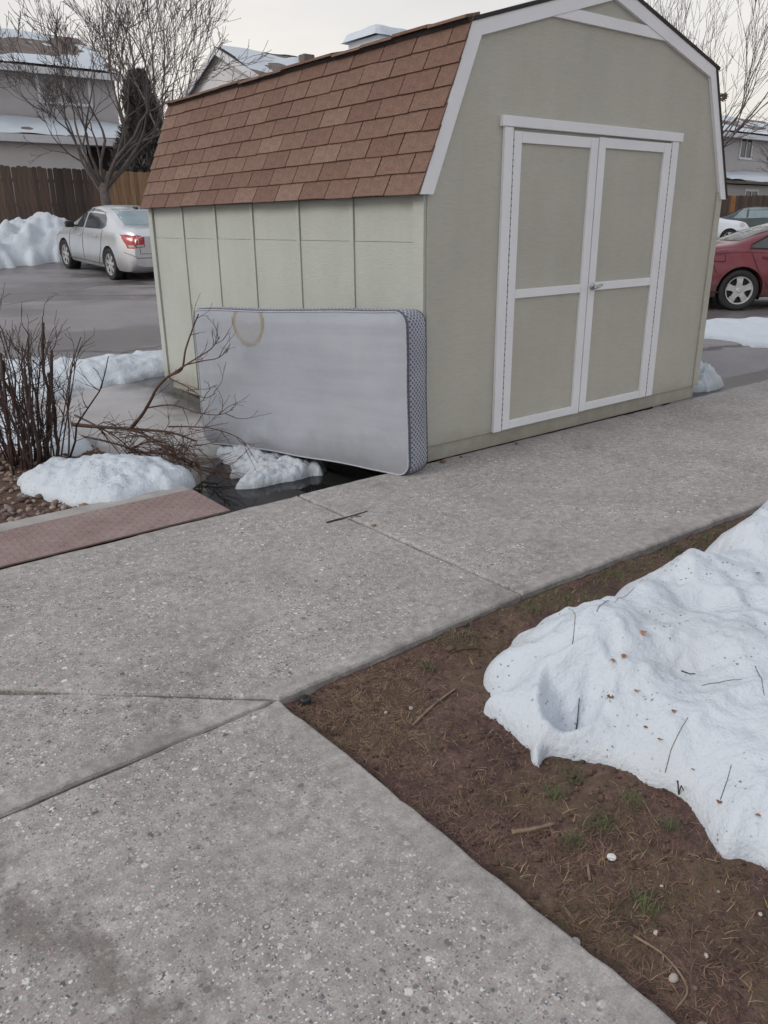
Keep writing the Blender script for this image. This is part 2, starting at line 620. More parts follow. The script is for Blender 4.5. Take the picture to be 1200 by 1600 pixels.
_c = t_.ramp(t_.rand(), [(0.0, (0.075, 0.052, 0.045)), (0.35, (0.15, 0.098, 0.078)), (0.6, (0.21, 0.14, 0.105)), (0.8, (0.17, 0.155, 0.145)), (1.0, (0.30, 0.225, 0.175))])
_c = t_.mix(1.0, _c, t_.ramp(t_.noise(2.5, 4, 0.6), [(0.3, 0.7), (0.7, 1.3)]), 'MULTIPLY')
M['stone'] = t_.done(_c, 0.75)
M['pebble'] = simple('pale_pebble', (0.40, 0.36, 0.32), 0.7, 0.25, 60, 0.3, 120, objvar=0.3)
M['brownstone'] = simple('brown_pebble', (0.20, 0.115, 0.075), 0.75, 0.3, 60, 0.3, 120, objvar=0.3)
M['white_cap'] = simple('white_plastic', (0.62, 0.62, 0.60), 0.5, 0.08, 30)


def plate_mat():
    t = NT('rusty_red_tread_plate')
    a = t.noise(4, 6, 0.7)
    col = t.ramp(a, [(0.3, (0.19, 0.128, 0.118)), (0.55, (0.25, 0.183, 0.172)), (0.75, (0.30, 0.235, 0.225))])
    col = t.mix(t.ramp(t.noise(30, 5, 0.7), [(0.55, 0), (0.75, 0.5)]), col, (0.115, 0.055, 0.04))
    t.set(Metallic=0.15)
    return t.done(col, 0.62, t.bump(t.noise(160, 3), 0.2, 0.003))


M['plate'] = plate_mat()


def wood_fence(name, lo, mid, hi):
    t = NT(name)
    g = t.noise(1.0, 6, 0.7, t.mapping((30, 30, 1.6)), 0.5)
    c0 = t.ramp(t.rand(), [(0, lo), (0.55, mid), (1, hi)])
    col = t.mix(1.0, c0, t.ramp(g, [(0.3, 0.55), (0.7, 1.4)]), 'MULTIPLY')
    return t.done(col, 0.9, t.bump(g, 0.4, 0.01))


M['fence_dark'] = wood_fence('weathered_fence_wood', (0.055, 0.042, 0.037), (0.10, 0.072, 0.060), (0.15, 0.10, 0.078))
M['fence_new'] = wood_fence('newer_fence_wood', (0.22, 0.13, 0.072), (0.29, 0.18, 0.105), (0.33, 0.22, 0.14))
M['picket_orange'] = wood_fence('fresh_picket_wood', (0.38, 0.17, 0.06), (0.40, 0.18, 0.065), (0.42, 0.2, 0.07))


def house_wall(name, c):
    t = NT(name)
    z = t.sep()[2]
    lap = t.math('FRACT', t.math('MULTIPLY', z, 1 / 0.2))
    col = t.mix(t.ramp(t.noise(1.2, 4), [(0.3, 0), (0.7, 1)]), [x * 0.93 for x in c], [x * 1.05 for x in c])
    return t.done(col, 0.8, t.bump(lap, 0.5, 0.02))


M['house_grey'] = house_wall('grey_lap_siding', (0.43, 0.415, 0.42))  # grey lightened, so the lilac haze of distance sits in the colour
M['house_white'] = house_wall('off_white_siding', (0.58, 0.565, 0.57))
M['house_trim'] = simple('house_trim', (0.62, 0.63, 0.66), 0.6, 0.06, 3)
M['far_glass'] = simple('window_glass', (0.05, 0.055, 0.065), 0.12, 0.2, 1)
M['blind'] = simple('window_blind', (0.33, 0.33, 0.34), 0.7, 0.1, 2)


def car_paint(name, c, metallic=0.6, rough=0.32):
    t = NT(name)
    dust = t.ramp(t.noise(3, 5, 0.6), [(0.4, 0), (0.8, 0.18)])
    col = t.mix(dust, c, (0.25, 0.23, 0.22))
    z = t.sep()[2]
    salt = t.ramp(t.math('ADD', z, t.math('MULTIPLY', t.noise(5, 5), 0.25)), [(0.40, 0.38), (0.66, 0.0)])
    col = t.mix(salt, col, (0.23, 0.21, 0.20))
    t.set(Metallic=metallic, Coat_Weight=0.6, Coat_Roughness=0.12)
    return t.done(col, rough)


M['silver'] = car_paint('silver_paint', (0.60, 0.62, 0.65))
M['maroon'] = car_paint('maroon_paint', (0.15, 0.016, 0.028), 0.45, 0.3)
M['white_car'] = car_paint('white_paint', (0.62, 0.66, 0.72), 0.1, 0.3)
M['green_car'] = car_paint('dark_green_paint', (0.035, 0.055, 0.062), 0.4, 0.3)
t_ = NT('car_glass')
t_.set(Metallic=0.0, Specular_IOR_Level=0.9)
M['car_glass'] = t_.done(t_.ramp(t_.noise(2.5, 4), [(0.3, (0.015, 0.02, 0.022)), (0.7, (0.05, 0.06, 0.065))]), 0.06)
t_ = NT('pale_rear_glass')  # base colour paler and bluer than the other car glass
M['rear_glass'] = t_.done(t_.ramp(t_.noise(2.0, 4), [(0.3, (0.16, 0.22, 0.25)), (0.7, (0.26, 0.33, 0.36))]), 0.22)
t_ = NT('tail_lens')
t_.set(Coat_Weight=0.8)
M['tail'] = t_.done(t_.ramp(t_.noise(9, 3), [(0.3, (0.28, 0.008, 0.012)), (0.7, (0.42, 0.03, 0.03))]), 0.2)
t_ = NT('clear_lens')
t_.set(Coat_Weight=0.8)
M['lens'] = t_.done((0.42, 0.42, 0.42), 0.15)
M['alloy'] = simple('alloy_wheel', (0.46, 0.46, 0.47), 0.4, 0.15, 20, metallic=0.5)


def mattress_face_mat():
    t = NT('grey_ticking')
    xyz = t.sep()
    weave = t.noise(1.0, 3, 0.7, t.mapping((130, 130, 420)))
    bands = t.noise(1.0, 3, 0.6, t.mapping((1.2, 1.2, 16)))
    col = t.ramp(t.noise(2.2, 4, 0.6), [(0.3, (0.30, 0.318, 0.362)), (0.7, (0.345, 0.365, 0.412))])
    col = t.mix(1.0, col, t.ramp(weave, [(0.3, 0.90), (0.7, 1.08)]), 'MULTIPLY')
    col = t.mix(1.0, col, t.ramp(bands, [(0.35, 0.95), (0.65, 1.04)]), 'MULTIPLY')
    # tide-mark stain near the top at the far end
    wob = t.math('MULTIPLY', t.math('SUBTRACT', t.noise(9, 4, 0.6), 0.5), 0.05)
    dx = t.math('SUBTRACT', xyz[0], 0.575)
    dz = t.math('SUBTRACT', xyz[2], 0.875)
    r = t.math('SQRT', t.math('ADD', t.math('POWER', t.math('MULTIPLY', dx, 1.0), 2.0), t.math('POWER', dz, 2.0)))
    r = t.math('ADD', r, wob)
    drip = t.math('MULTIPLY', t.math('SUBTRACT', t.noise(1.0, 2, 0.5, t.mapping((60, 60, 2))), 0.5), 0.05)
    r = t.math('ADD', r, t.math('MULTIPLY', drip, t.ramp(dz, [(0.0, 0), (0.01, 0)])))
    ring = t.ramp(t.math('ADD', r, drip), [(0.110, 0.0), (0.135, 0.8), (0.152, 1.0), (0.162, 0.0)])
    inner = t.math('MULTIPLY', t.ramp(r, [(0.12, 0.22), (0.15, 0.0)]), t.ramp(t.math('ADD', dz, t.math('MULTIPLY', t.math('SUBTRACT', t.noise(14, 4, 0.6), 0.5), 0.12)), [(0.0, 1.0), (0.001, 0.25)]))
    keep = t.ramp(t.noise(6, 4, 0.6), [(0.30, 0.35), (0.50, 1.0)])
    col = t.mix(t.math('MULTIPLY', t.math('MAXIMUM', t.math('MULTIPLY', ring, keep), inner), 0.80), col, (0.215, 0.16, 0.085))
    # uneven darker grey towards the bottom
    low_grey = t.ramp(t.math('ADD', xyz[2], t.math('MULTIPLY', t.math('SUBTRACT', t.noise(3.5, 5, 0.6), 0.5), 0.5)), [(0.02, 0.55), (0.22, 0.0)])
    col = t.mix(low_grey, col, (0.19, 0.19, 0.205))
    return t.done(col, 0.9, t.bump(weave, 0.25, 0.002))


def mattress_border_mat():
    t = NT('diamond_quilted_border')
    uv = t.tc.outputs['UV']
    s = t.sep(uv)
    a = t.math('ABSOLUTE', t.math('SUBTRACT', t.math('FRACT', t.math('MULTIPLY', t.math('ADD', s[0], t.math('MULTIPLY', s[1], 1.0)), 33)), 0.5))
    b = t.math('ABSOLUTE', t.math('SUBTRACT', t.math('FRACT', t.math('MULTIPLY', t.math('SUBTRACT', s[0], t.math('MULTIPLY', s[1], 1.0)), 33)), 0.5))
    mn = t.math('MINIMUM', a, b)
    line = t.ramp(mn, [(0.09, 1), (0.14, 0)])
    dot = t.ramp(t.math('MAXIMUM', a, b), [(0.30, 1), (0.36, 0)])
    col = t.mix(line, (0.13, 0.14, 0.19), (0.47, 0.48, 0.52))
    col = t.mix(t.math('MULTIPLY', dot, 0.25), col, (0.35, 0.36, 0.42))
    col = t.mix(1.0, col, t.ramp(t.noise(5, 4), [(0.3, 0.85), (0.7, 1.1)]), 'MULTIPLY')
    return t.done(col, 0.85, t.bump(mn, 0.4, 0.006))


M['ticking'] = mattress_face_mat()
M['border'] = mattress_border_mat()
M['piping'] = simple('slate_piping', (0.085, 0.095, 0.125), 0.7, 0.2, 30)
M['piping_pale'] = simple('pale_piping', (0.36, 0.38, 0.42), 0.7, 0.15, 30)
M['ever'] = simple('juniper_foliage', (0.082, 0.078, 0.072), 0.85, 0.45, 3)
M['nest'] = simple('nest_twigs', (0.15, 0.105, 0.06), 0.95, 0.4, 30)

# ------------------------------------------------------------------ the lie of the land
_LY = [0, 7.5, 8.6, 12, 17.6, 19.7, 23, 32, 60, 200]
_LZ = [-0.22, -0.22, -0.09, 0.08, 0.34, 0.47, 0.85, 1.2, 1.9, 4.0]
_RY = [0, 7, 13.8, 39, 60, 200]
_RZ = [-0.22, -0.13, -0.04, 0.43, 0.9, 3.6]


def zg(x, y):
    w = np.clip((np.asarray(x, float) / np.maximum(np.asarray(y, float), 6) + 0.02) / 0.3, 0, 1)
    w = w * w * (3 - 2 * w)
    return np.interp(y, _LY, _LZ) * (1 - w) + np.interp(y, _RY, _RZ) * w


def sheet(name, xs, ys, zf, m, parent=None, mask=None, smooth=True):
    X, Y = np.meshgrid(xs, ys)
    Z = zf(X, Y)
    nx, ny = len(xs), len(ys)
    mb = MB()
    mb.v = list(zip(X.ravel().tolist(), Y.ravel().tolist(), np.asarray(Z, float).ravel().tolist()))
    for j in range(ny - 1):
        for i in range(nx - 1):
            if mask is None or mask[j, i]:
                a = j * nx + i
                mb.f.append((a, a + 1, a + nx + 1, a + nx))
    return mb.build(name, m, parent, smooth, fix=False)


# asphalt sheet that reaches the horizon
gx = np.concatenate([np.linspace(-400, -40, 12), np.linspace(-36, 40, 96), np.linspace(48, 400, 12)])
gy = np.concatenate([np.linspace(-60, 2, 8), np.linspace(3, 46, 96), np.linspace(50, 600, 20)])
lot = sheet('parking_lot', gx, gy, lambda x, y: zg(x, y) + 0.012 * fbm(x * 0.5, y * 0.5), M['asphalt'])
tag(lot, kind='structure')

# ------------------------------------------------------------------ sidewalk of aggregate slabs
walk = tag(empty('sidewalk', A0, YAW), kind='structure')
rng = random.Random(3)


def slab(pts, m, top=0.0, bottom=-0.2, wob=0.0035):
    """bevelled concrete slab with slightly chipped edges, polygon in walk coordinates"""
    out = []
    n = len(pts)
    for i in range(n):
        a, b = Vector(pts[i]), Vector(pts[(i + 1) % n])
        L = (b - a).length
        k = max(1, int(min(L, 9) / 0.05))
        nn = Vector((-(b - a).y, (b - a).x)).normalized()
        for j in range(k):
            p = a.lerp(b, j / k)
            if j:
                p = p + nn * rng.uniform(-wob, wob) + nn * 0.006 * float(vnoise(p.x * 4, p.y * 4))
            out.append(p)
    n = len(out)
    cen = sum(out, Vector((0, 0))) / n
    ins = []
    for i in range(n):
        t = (out[(i + 1) % n] - out[i - 1]).normalized()
        ins.append(out[i] + Vector((-t.y, t.x)) * 0.012)
    mb = MB()
    mb.v = [(p.x, p.y, bottom) for p in out] + [(p.x, p.y, top - 0.011) for p in out] + \
           [(p.x * 0.55 + q.x * 0.45, p.y * 0.55 + q.y * 0.45, top - 0.003) for p, q in zip(out, ins)] + [(p.x, p.y, top) for p in ins]
    for r in range(3):
        for i in range(n):
            j = (i + 1) % n
            mb.f.append((r * n + i, r * n + j, (r + 1) * n + j, (r + 1) * n + i))
    mb.f.append(tuple(range(3 * n, 4 * n)))
    return mb.build('slab', m, walk, False, fix=False)


F_ = -1.66
slab([(-0.895, -1.640), (2.02, -1.765), (2.06, 0.0), (-0.925, 0.0)], M['walk'])
slab([(2.034, -1.765), (5.1, -1.87), (5.1, 0.0), (2.074, 0.0)], M['walk'], -0.004)
slab([(5.114, -1.87), (9.0, -1.98), (9.0, 0.0), (5.114, 0.0)], M['walk'])
# the slab left of the mattress ends on a diagonal joint, a wedge fills the corner
slab([(-2.095, -1.618), (-2.06, -1.657), (-0.909, -1.643), (-0.94, 0.0), (-3.88, 0.0)], M['walk'], -0.002)
slab([(-5.5, F_ + 0.004), (-2.09, F_ + 0.004), (-2.112, -1.622), (-3.905, -0.005), (-5.5, 0.0)], M['walk'], -0.005)
slab([(-6.0, -7.0), (-1.96, -7.0), (-2.065, F_ - 0.004), (-2.12, F_ - 0.012), (-6.0, F_ - 0.012)], M['walk_branch'], 0.0)

# bedding soil under the joints
mbj = MB().box(-6.2, -2.11, -7.2, 0.0, -0.23, -0.035).box(-2.109, 9.0, F_ + 0.031, 0.0, -0.23, -0.035)
tag(mbj.build('joint_bedding', M['dirt'], walk), kind=None)

# ------------------------------------------------------------------ bare soil verge
verge_o = tag(empty('verge', A0, YAW), kind='structure')


def dirt_z(x, y):
    z = -0.036 + 0.014 * fbm(x * 3.0, y * 3.0, 4) + 0.010 * fbm(x * 18, y * 18, 4)
    z = z + 0.010 * np.exp(-((y - F_) / 0.09) ** 2) - 0.006
    return z


vx = np.concatenate([np.linspace(-2.09, 1.2, 330), np.linspace(1.24, 9, 60)])
vy = np.concatenate([np.linspace(-7, -3.6, 30), np.linspace(-3.58, F_ + 0.03, 210)])
vo = sheet('soil', vx, vy, dirt_z, M['dirt'], verge_o)
verge_bvh = BVHTree.FromPolygons([v.co.copy() for v in vo.data.vertices], [tuple(p.vertices) for p in vo.data.polygons])


def soil_at(x, y):
    u, v = to_local(x, y)
    h = verge_bvh.ray_cast(Vector((u, v, 2)), Vector((0, 0, -1)))
    return h[0].z if h[0] else -0.035


# ------------------------------------------------------------------ gutter pan, melt water, plate, kerb
pan = sheet('gutter_pan', np.linspace(-1.75, 0.6, 24), np.linspace(0.004, 4.6, 46),
            lambda x, y: -0.165 + 0.09 * np.clip((y - 1.4) / 2.8, 0, 1) + 0.012 * fbm(x * 1.5, y * 1.5) + 0.02 * np.clip(-x - 0.9, 0, 1), M['pan'])
pan.location = A0
pan.rotation_euler = (0, 0, YAW)
tag(pan, kind='structure')

wt = MB()
ring = []
for (x, y) in [(-1.325, 0.006), (-0.02, 0.006), (0.5, 0.3), (0.5, 1.9), (-0.1, 2.3), (-0.45, 1.9), (-0.62, 1.45), (-0.95, 1.1), (-1.2, 0.85), (-1.325, 0.7)]:
    ring.append((x, y, -0.15))
wt.v = ring
wt.f = [tuple(range(len(ring)))]
puddle = wt.build('melt_water', M['water'], None, fix=False)
puddle.location = A0
puddle.rotation_euler = (0, 0, YAW)
tag(puddle, kind='structure')

kerb = MB().box(-4.6, -1.335, 0.505, 0.64, -0.2, -0.012, 0.012).box(-4.6, -1.40, 0.02, 0.035, -0.2, -0.03)
ko = kerb.build('kerb', simple('kerb_concrete', (0.31, 0.295, 0.285), 0.85, 0.2, 6, 0.4, 90), None)
ko.location = A0
ko.rotation_euler = (0, 0, YAW)
tag(ko, kind='structure')

pl = empty('drain_plate', to_world(-1.338, 0.03), YAW)
tag(pl, 'long rusty red steel tread plate covering the gutter beside the sidewalk', 'cover plate')
MB().box(-3.2, 0.0, 0.006, 0.468, -0.016, -0.006, 0.002).build('sheet_metal', M['plate'], pl)
tm = MB()
for i in range(56):
    for j in range(13):
        cx, cy = -0.02 - i * 0.034, 0.026 + j * 0.0345
        a = 0.0155
        b = 0.0055
        if (i + j) % 2:
            a, b = b, a
        n0 = len(tm.v)
        tm.v += [(cx - a, cy, -0.006), (cx, cy - b, -0.006), (cx + a, cy, -0.006), (cx, cy + b, -0.006), (cx, cy, -0.0015)]
        tm.f += [(n0, n0 + 1, n0 + 4), (n0 + 1, n0 + 2, n0 + 4), (n0 + 2, n0 + 3, n0 + 4), (n0 + 3, n0, n0 + 4)]
tag(tm.build('tread_pattern', M['plate'], pl, fix=False), kind='stuff')

# ------------------------------------------------------------------ planting bed of river stones
bed = tag(empty('planting_bed', A0, YAW), kind='structure')
bed_z = lambda x, y: -0.045 + 0.02 * fbm(x * 2, y * 2) + 0.012 * fbm(x * 12, y * 12, 2) - 0.05 * np.clip((y - 2.0), 0, 1)
sheet('bed_soil', np.linspace(-4.6, -1.40, 90), np.linspace(0.642, 3.0, 70), bed_z, M['dirt'], bed)


def stone_mesh(name, seed, m, sub=1):
    r = random.Random(seed)
    bm = bmesh.new()
    bmesh.ops.create_icosphere(bm, subdivisions=sub, radius=1.0)
    ax = [r.uniform(0.75, 1.3), r.uniform(0.65, 1.0), r.uniform(0.5, 0.75)]
    for v in bm.verts:
        k = 1 + (0.18 if sub == 1 else 0.06) * r.uniform(-1, 1)
        v.co = Vector((v.co.x * ax[0] * k, v.co.y * ax[1] * k, v.co.z * ax[2] * k))
    me = bpy.data.meshes.new(name)
    bm.to_mesh(me)
    bm.free()
    me.polygons.foreach_set('use_smooth', [True] * len(me.polygons))
    me.materials.append(m)
    return me


stone_me = [stone_mesh('stone', 50 + i, M['stone']) for i in range(6)]
rng = random.Random(11)
cnt = 0
placed = []
while cnt < 300:
    x = rng.uniform(-2.75, -1.42)
    y = 0.66 + 1.5 * rng.random() ** 1.5
    s = rng.uniform(0.012, 0.030)
    if any((x - a) ** 2 + (y - b) ** 2 < (0.62 * (s + c)) ** 2 for a, b, c in placed):
        if rng.random() < 0.9:
            continue
    placed.append((x, y, s))
    z = float(bed_z(x, y))
    inst('stone', stone_me[cnt % 6], bed, (x, y, z + s * 0.35), (rng.uniform(-.4, .4), rng.uniform(-.4, .4), rng.uniform(0, 6.3)), (s, s, s))
    cnt += 1
sm = MB()
for k in range(900):
    x = rng.uniform(-4.4, -1.42)
    y = rng.uniform(0.66, 2.9)
    s = rng.uniform(0.008, 0.022)
    z = float(bed_z(x, y))
    src = stone_me[k % 6]
    q = rng.uniform(0, 6.3)
    cq, sq = math.cos(q), math.sin(q)
    sm.add([(x + s * (v.co.x * cq - v.co.y * sq), y + s * (v.co.x * sq + v.co.y * cq), z + s * (0.3 + v.co.z)) for v in src.vertices], [tuple(p.vertices) for p in src.polygons])
tag(sm.build('small_gravel', M['stone'], bed, True, fix=False), kind='stuff')


# ------------------------------------------------------------------ snow heaps
def smooth_ring(pts, per=10):
    n = len(pts)
    out = []
    P = [Vector(p) for p in pts]
    for i in range(n):
        p0, p1, p2, p3 = P[i - 1], P[i], P[(i + 1) % n], P[(i + 2) % n]
        for k in range(per):
            t = k / per
            out.append(0.5 * ((2 * p1) + (p2 - p0) * t + (2 * p0 - 5 * p1 + 4 * p2 - p3) * t * t + (3 * p1 - p0 - 3 * p2 + p3) * t ** 3))
    return out


def heap(name, label, outline, H, k, base, res=0.02, edge=0.03, er=0.03, amp=0.25, nscale=3.0, seed=0.0, m='snow', wob=0.02, extra=None, group=None, fine=0.05):
    """old snow: a rounded crust with a melted edge; outline in world metres"""
    ring = smooth_ring(outline)
    ring = [Vector((p.x + wob * float(vnoise(p.x * 9 + seed, p.y * 9)), p.y + wob * float(vnoise(p.x * 9 - 31 + seed, p.y * 9 + 7)))) for p in ring]
    P = np.array([(p.x, p.y) for p in ring])
    Q = np.roll(P, -1, axis=0)
    x0, y0 = P.min(0) - 2 * res
    x1, y1 = P.max(0) + 2 * res
    xs, ys = np.arange(x0, x1 + res, res), np.arange(y0, y1 + res, res)
    X, Y = np.meshgrid(xs, ys)
    pts = np.stack([X.ravel(), Y.ravel()], 1)
    best = np.full(len(pts), 1e9)
    near = np.zeros_like(pts)
    inside = np.zeros(len(pts), bool)
    for a, b in zip(P, Q):
        d = b - a
        L2 = max((d * d).sum(), 1e-12)
        t = np.clip(((pts - a) @ d) / L2, 0, 1)
        c = a + t[:, None] * d
        dd = ((pts - c) ** 2).sum(1)
        w = dd < best
        best[w] = dd[w]
        near[w] = c[w]
        cross = ((a[1] > pts[:, 1]) != (b[1] > pts[:, 1]))
        if abs(d[1]) > 1e-12:
            xi = a[0] + (pts[:, 1] - a[1]) * d[0] / d[1]
            inside ^= cross & (pts[:, 0] < xi)
    dist = np.sqrt(best) * np.where(inside, 1, -1)
    nx, ny = len(xs), len(ys)
    I = inside.reshape(ny, nx)
    D = dist.reshape(ny, nx)
    cell = I[:-1, :-1] | I[1:, :-1] | I[:-1, 1:] | I[1:, 1:]
    out = ~inside
    pts[out] = near[out]
    Dc = np.clip(D, 0, None)
    X, Y = pts[:, 0].reshape(ny, nx), pts[:, 1].reshape(ny, nx)
    lip = edge * np.sqrt(np.clip(1 - (1 - np.clip(Dc / er, 0, 1)) ** 2, 0, 1))
    body = H * (1 - np.exp(-Dc / k))
    n1 = fbm(X * nscale + seed, Y * nscale - seed, 4)
    n2 = fbm(X * nscale * 4.3 + seed, Y * nscale * 4.3, 3)
    ridg = 1 - np.abs(fbm(X * nscale * 1.9 - seed, Y * nscale * 1.9, 3)) * 2
    fade = np.clip(Dc / (k * 0.6), 0, 1)
    Z = lip + body * (1 + amp * n1) + H * fine * fade * n2 + H * amp * 0.25 * fade * ridg
    if extra is not None:
        Z = extra(X, Y, Z, Dc)
    B = base(X, Y) if callable(base) else base
    Z = np.where(I, Z, -0.012) + B
    mb = MB()
    used = np.full(nx * ny, -1)
    js, is_ = np.nonzero(cell)
    quads = np.stack([js * nx + is_, js * nx + is_ + 1, (js + 1) * nx + is_ + 1, (js + 1) * nx + is_], 1)
    ids = np.unique(quads)
    used[ids] = np.arange(len(ids))
    V = np.stack([X.ravel()[ids], Y.ravel()[ids], Z.ravel()[ids]], 1)
    mb.v = [tuple(v) for v in V.tolist()]
    mb.f = [tuple(q) for q in used[quads].tolist()]
    o = mb.build(name, M[m], None, True, fix=False)
    tag(o, label, 'snow', group)
    return o, BVHTree.FromPolygons([Vector(v) for v in mb.v], mb.f)


def fg_extra(X, Y, Z, D):
    # trodden hollow near the tip and melted dips along the crest
    u, v = (X - 0.575), (Y - 2.055)
    a = R(-30)
    p, q = u * math.cos(a) + v * math.sin(a), -u * math.sin(a) + v * math.cos(a)
    rr = np.sqrt((p / 0.085) ** 2 + (q / 0.115) ** 2) * (1 + 0.15 * fbm(X * 12, Y * 12, 2))
    Z = Z - 0.125 * np.exp(-rr ** 3.2) * np.clip(0.8 + (p - q * 0.6) / 0.25, 0.55, 1.15)
    Z = Z + 0.022 * np.exp(-((rr - 1.25) / 0.25) ** 2)
    u, v = (X - 0.40), (Y - 2.20)
    Z = Z - 0.045 * np.exp(-((u / 0.06) ** 2 + (v / 0.06) ** 2))
    for (x, y, s, h) in ((0.70, 2.36, 0.14, 0.05), (0.95, 2.60, 0.12, 0.06), (1.18, 2.75, 0.13, 0.09), (1.45, 2.95, 0.15, 0.13), (1.75, 3.10, 0.2, 0.17), (2.0, 2.9, 0.4, 0.15)):
        Z = Z + h * np.exp(-(((X - x) / s) ** 2 + ((Y - y) / s) ** 2))
    for (x, y, s, h) in ((0.84, 2.60, 0.05, 0.05), (1.08, 2.80, 0.05, 0.06), (1.32, 2.93, 0.06, 0.08), (0.95, 2.1, 0.09, 0.03), (1.12, 2.45, 0.08, 0.05)):
        Z = Z - h * np.exp(-(((X - x) / s) ** 2 + ((Y - y) / s) ** 2))
    Z = Z + 0.004 * fbm(X * 24, Y * 24, 3) * np.clip(D / 0.05, 0, 1)
    Z = Z + 0.010 * (0.5 - np.abs(fbm(X * 8 + 3, Y * 8, 3)) * 2) * np.clip(D / 0.08, 0, 1)
    return np.maximum(Z, np.minimum(D, 0.02))


fg_snow, fg_bvh = heap('snow_pile', 'large melting snow pile with leaves and twigs on bare soil in the foreground',
                       [(0.884, 1.426), (0.83, 1.531), (0.769, 1.673), (0.71, 1.784), (0.633, 1.845), (0.54, 1.872), (0.49, 1.885), (0.462, 1.868), (0.447, 1.843),
                        (0.437, 1.88), (0.430, 1.935), (0.378, 1.982), (0.31, 2.06), (0.288, 2.118), (0.345, 2.175), (0.358, 2.23), (0.335, 2.30), (0.37, 2.38), (0.453, 2.50),
                        (0.53, 2.60), (0.70, 2.68), (0.86, 2.76), (0.94, 2.86), (1.02, 2.95), (1.20, 3.02), (1.30, 3.06), (1.40, 3.18), (1.50, 3.28), (1.62, 3.36), (1.85, 3.50), (2.4, 3.85),
                        (3.4, 4.0), (3.6, 3.0), (2.8, 1.6), (1.8, 0.75), (1.15, 0.85), (0.98, 1.2)],
                       0.215, 0.24, -0.045, res=0.0095, edge=0.04, er=0.05, amp=0.30, nscale=2.6, seed=4.2, m='snow', wob=0.03, extra=fg_extra, fine=0.05)


def snow_at(x, y):
    h = fg_bvh.ray_cast(Vector((x, y, 3)), Vector((0, 0, -1)))
    return h[0].z if h[0] else 0.0


heap('snow_mound', 'low rounded snow mound beside the bare shrub and above the red plate',
     [(-2.06, 4.30), (-1.82, 4.18), (-1.55, 4.10), (-1.36, 4.19), (-1.16, 4.44), (-1.13, 4.56), (-1.25, 4.72), (-1.42, 4.86), (-1.7, 4.95), (-2.0, 4.9), (-2.22, 4.78), (-2.2, 4.5)],
     0.12, 0.20, -0.05, res=0.014, edge=0.04, er=0.05, amp=0.42, nscale=3.4, seed=9.1, m='snow', wob=0.04, fine=0.22)
heap('snow_patch', 'thin snow patch behind the stems of the bare shrub',
     [(-3.6, 6.3), (-2.86, 6.35), (-2.5, 6.1), (-2.25, 5.8), (-2.05, 5.4), (-2.1, 5.15), (-2.4, 5.1), (-2.9, 5.5), (-3.6, 5.6)],
     0.10, 0.2, -0.10, res=0.02, edge=0.04, er=0.05, amp=0.3, nscale=3, seed=2.2, m='snow_clean', wob=0.04)
heap('snow_bank', 'long snow bank between the wet concrete gutter and the parking lot left of the shed',
     [(-5.2, 7.2), (-4.2, 7.3), (-3.35, 7.05), (-2.95, 7.3), (-3.0, 7.6), (-2.70, 7.72), (-2.55, 8.1), (-2.2, 8.45), (-1.5, 8.75), (-1.3, 9.2), (-2.0, 9.25), (-2.75, 9.15), (-3.2, 8.75), (-3.9, 8.75), (-5.2, 8.6)],
     0.17, 0.28, lambda x, y: np.interp(y, [7.0, 8.0, 9.0], [-0.11, -0.10, -0.07]), res=0.025, edge=0.05, er=0.06, amp=0.35, nscale=2.2, seed=6.5, m='snow_clean', wob=0.07, fine=0.14)
heap('snow_lump', 'grubby ice and snow lump propping up the raised end of the mattress',
     [(-1.24, 5.52), (-1.12, 5.26), (-0.98, 4.98), (-0.90, 4.79), (-0.76, 4.76), (-0.64, 4.83), (-0.45, 4.93), (-0.40, 5.02), (-0.52, 5.2), (-0.75, 5.42), (-0.95, 5.6), (-1.15, 5.68)],
     0.075, 0.09, -0.165, res=0.012, edge=0.045, er=0.04, amp=0.5, nscale=7, seed=1.7, m='snow_grey', wob=0.07, fine=0.35)
heap('snow_berm', 'ploughed snow berm piled against the wooden fence behind the silver car',
     [(-15.5, 17.4), (-12, 18.8), (-9.6, 19.7), (-8.3, 20.5), (-7.6, 21.4), (-7.4, 22.6), (-8.3, 23.6), (-10.6, 22.0), (-14.0, 19.6)],
     0.95, 0.75, lambda x, y: zg(x, y) - 0.02, res=0.06, edge=0.12, er=0.2, amp=0.38, nscale=0.9, seed=3.3, m='snow', wob=0.2, fine=0.22)
heap('snow_strip', 'ploughed snow strip lying on asphalt in front of the maroon car',
     [(3.4, 10.4), (4.2, 10.7), (4.62, 10.35), (4.62, 10.0), (4.8, 9.85), (5.6, 9.9), (6.8, 10.9), (7.4, 12.0), (6.6, 12.4), (5.5, 12.1), (4.6, 11.9), (3.4, 11.6)],
     0.10, 0.25, lambda x, y: zg(x, y) + 0.0, res=0.03, edge=0.05, er=0.07, amp=0.35, nscale=1.6, seed=7.7, m='snow_clean', wob=0.06)
heap('snow_chunk', 'small snow chunk tucked behind the right corner of the shed',
     [(2.80, 7.22), (3.02, 7.28), (3.18, 7.40), (3.30, 7.60), (3.26, 7.86), (3.06, 8.1), (2.8, 8.0), (2.7, 7.6)],
     0.24, 0.15, lambda x, y: zg(x, y) - 0.01, res=0.014, edge=0.05, er=0.05, amp=0.6, nscale=5, seed=5.1, m='snow', wob=0.07, fine=0.2)

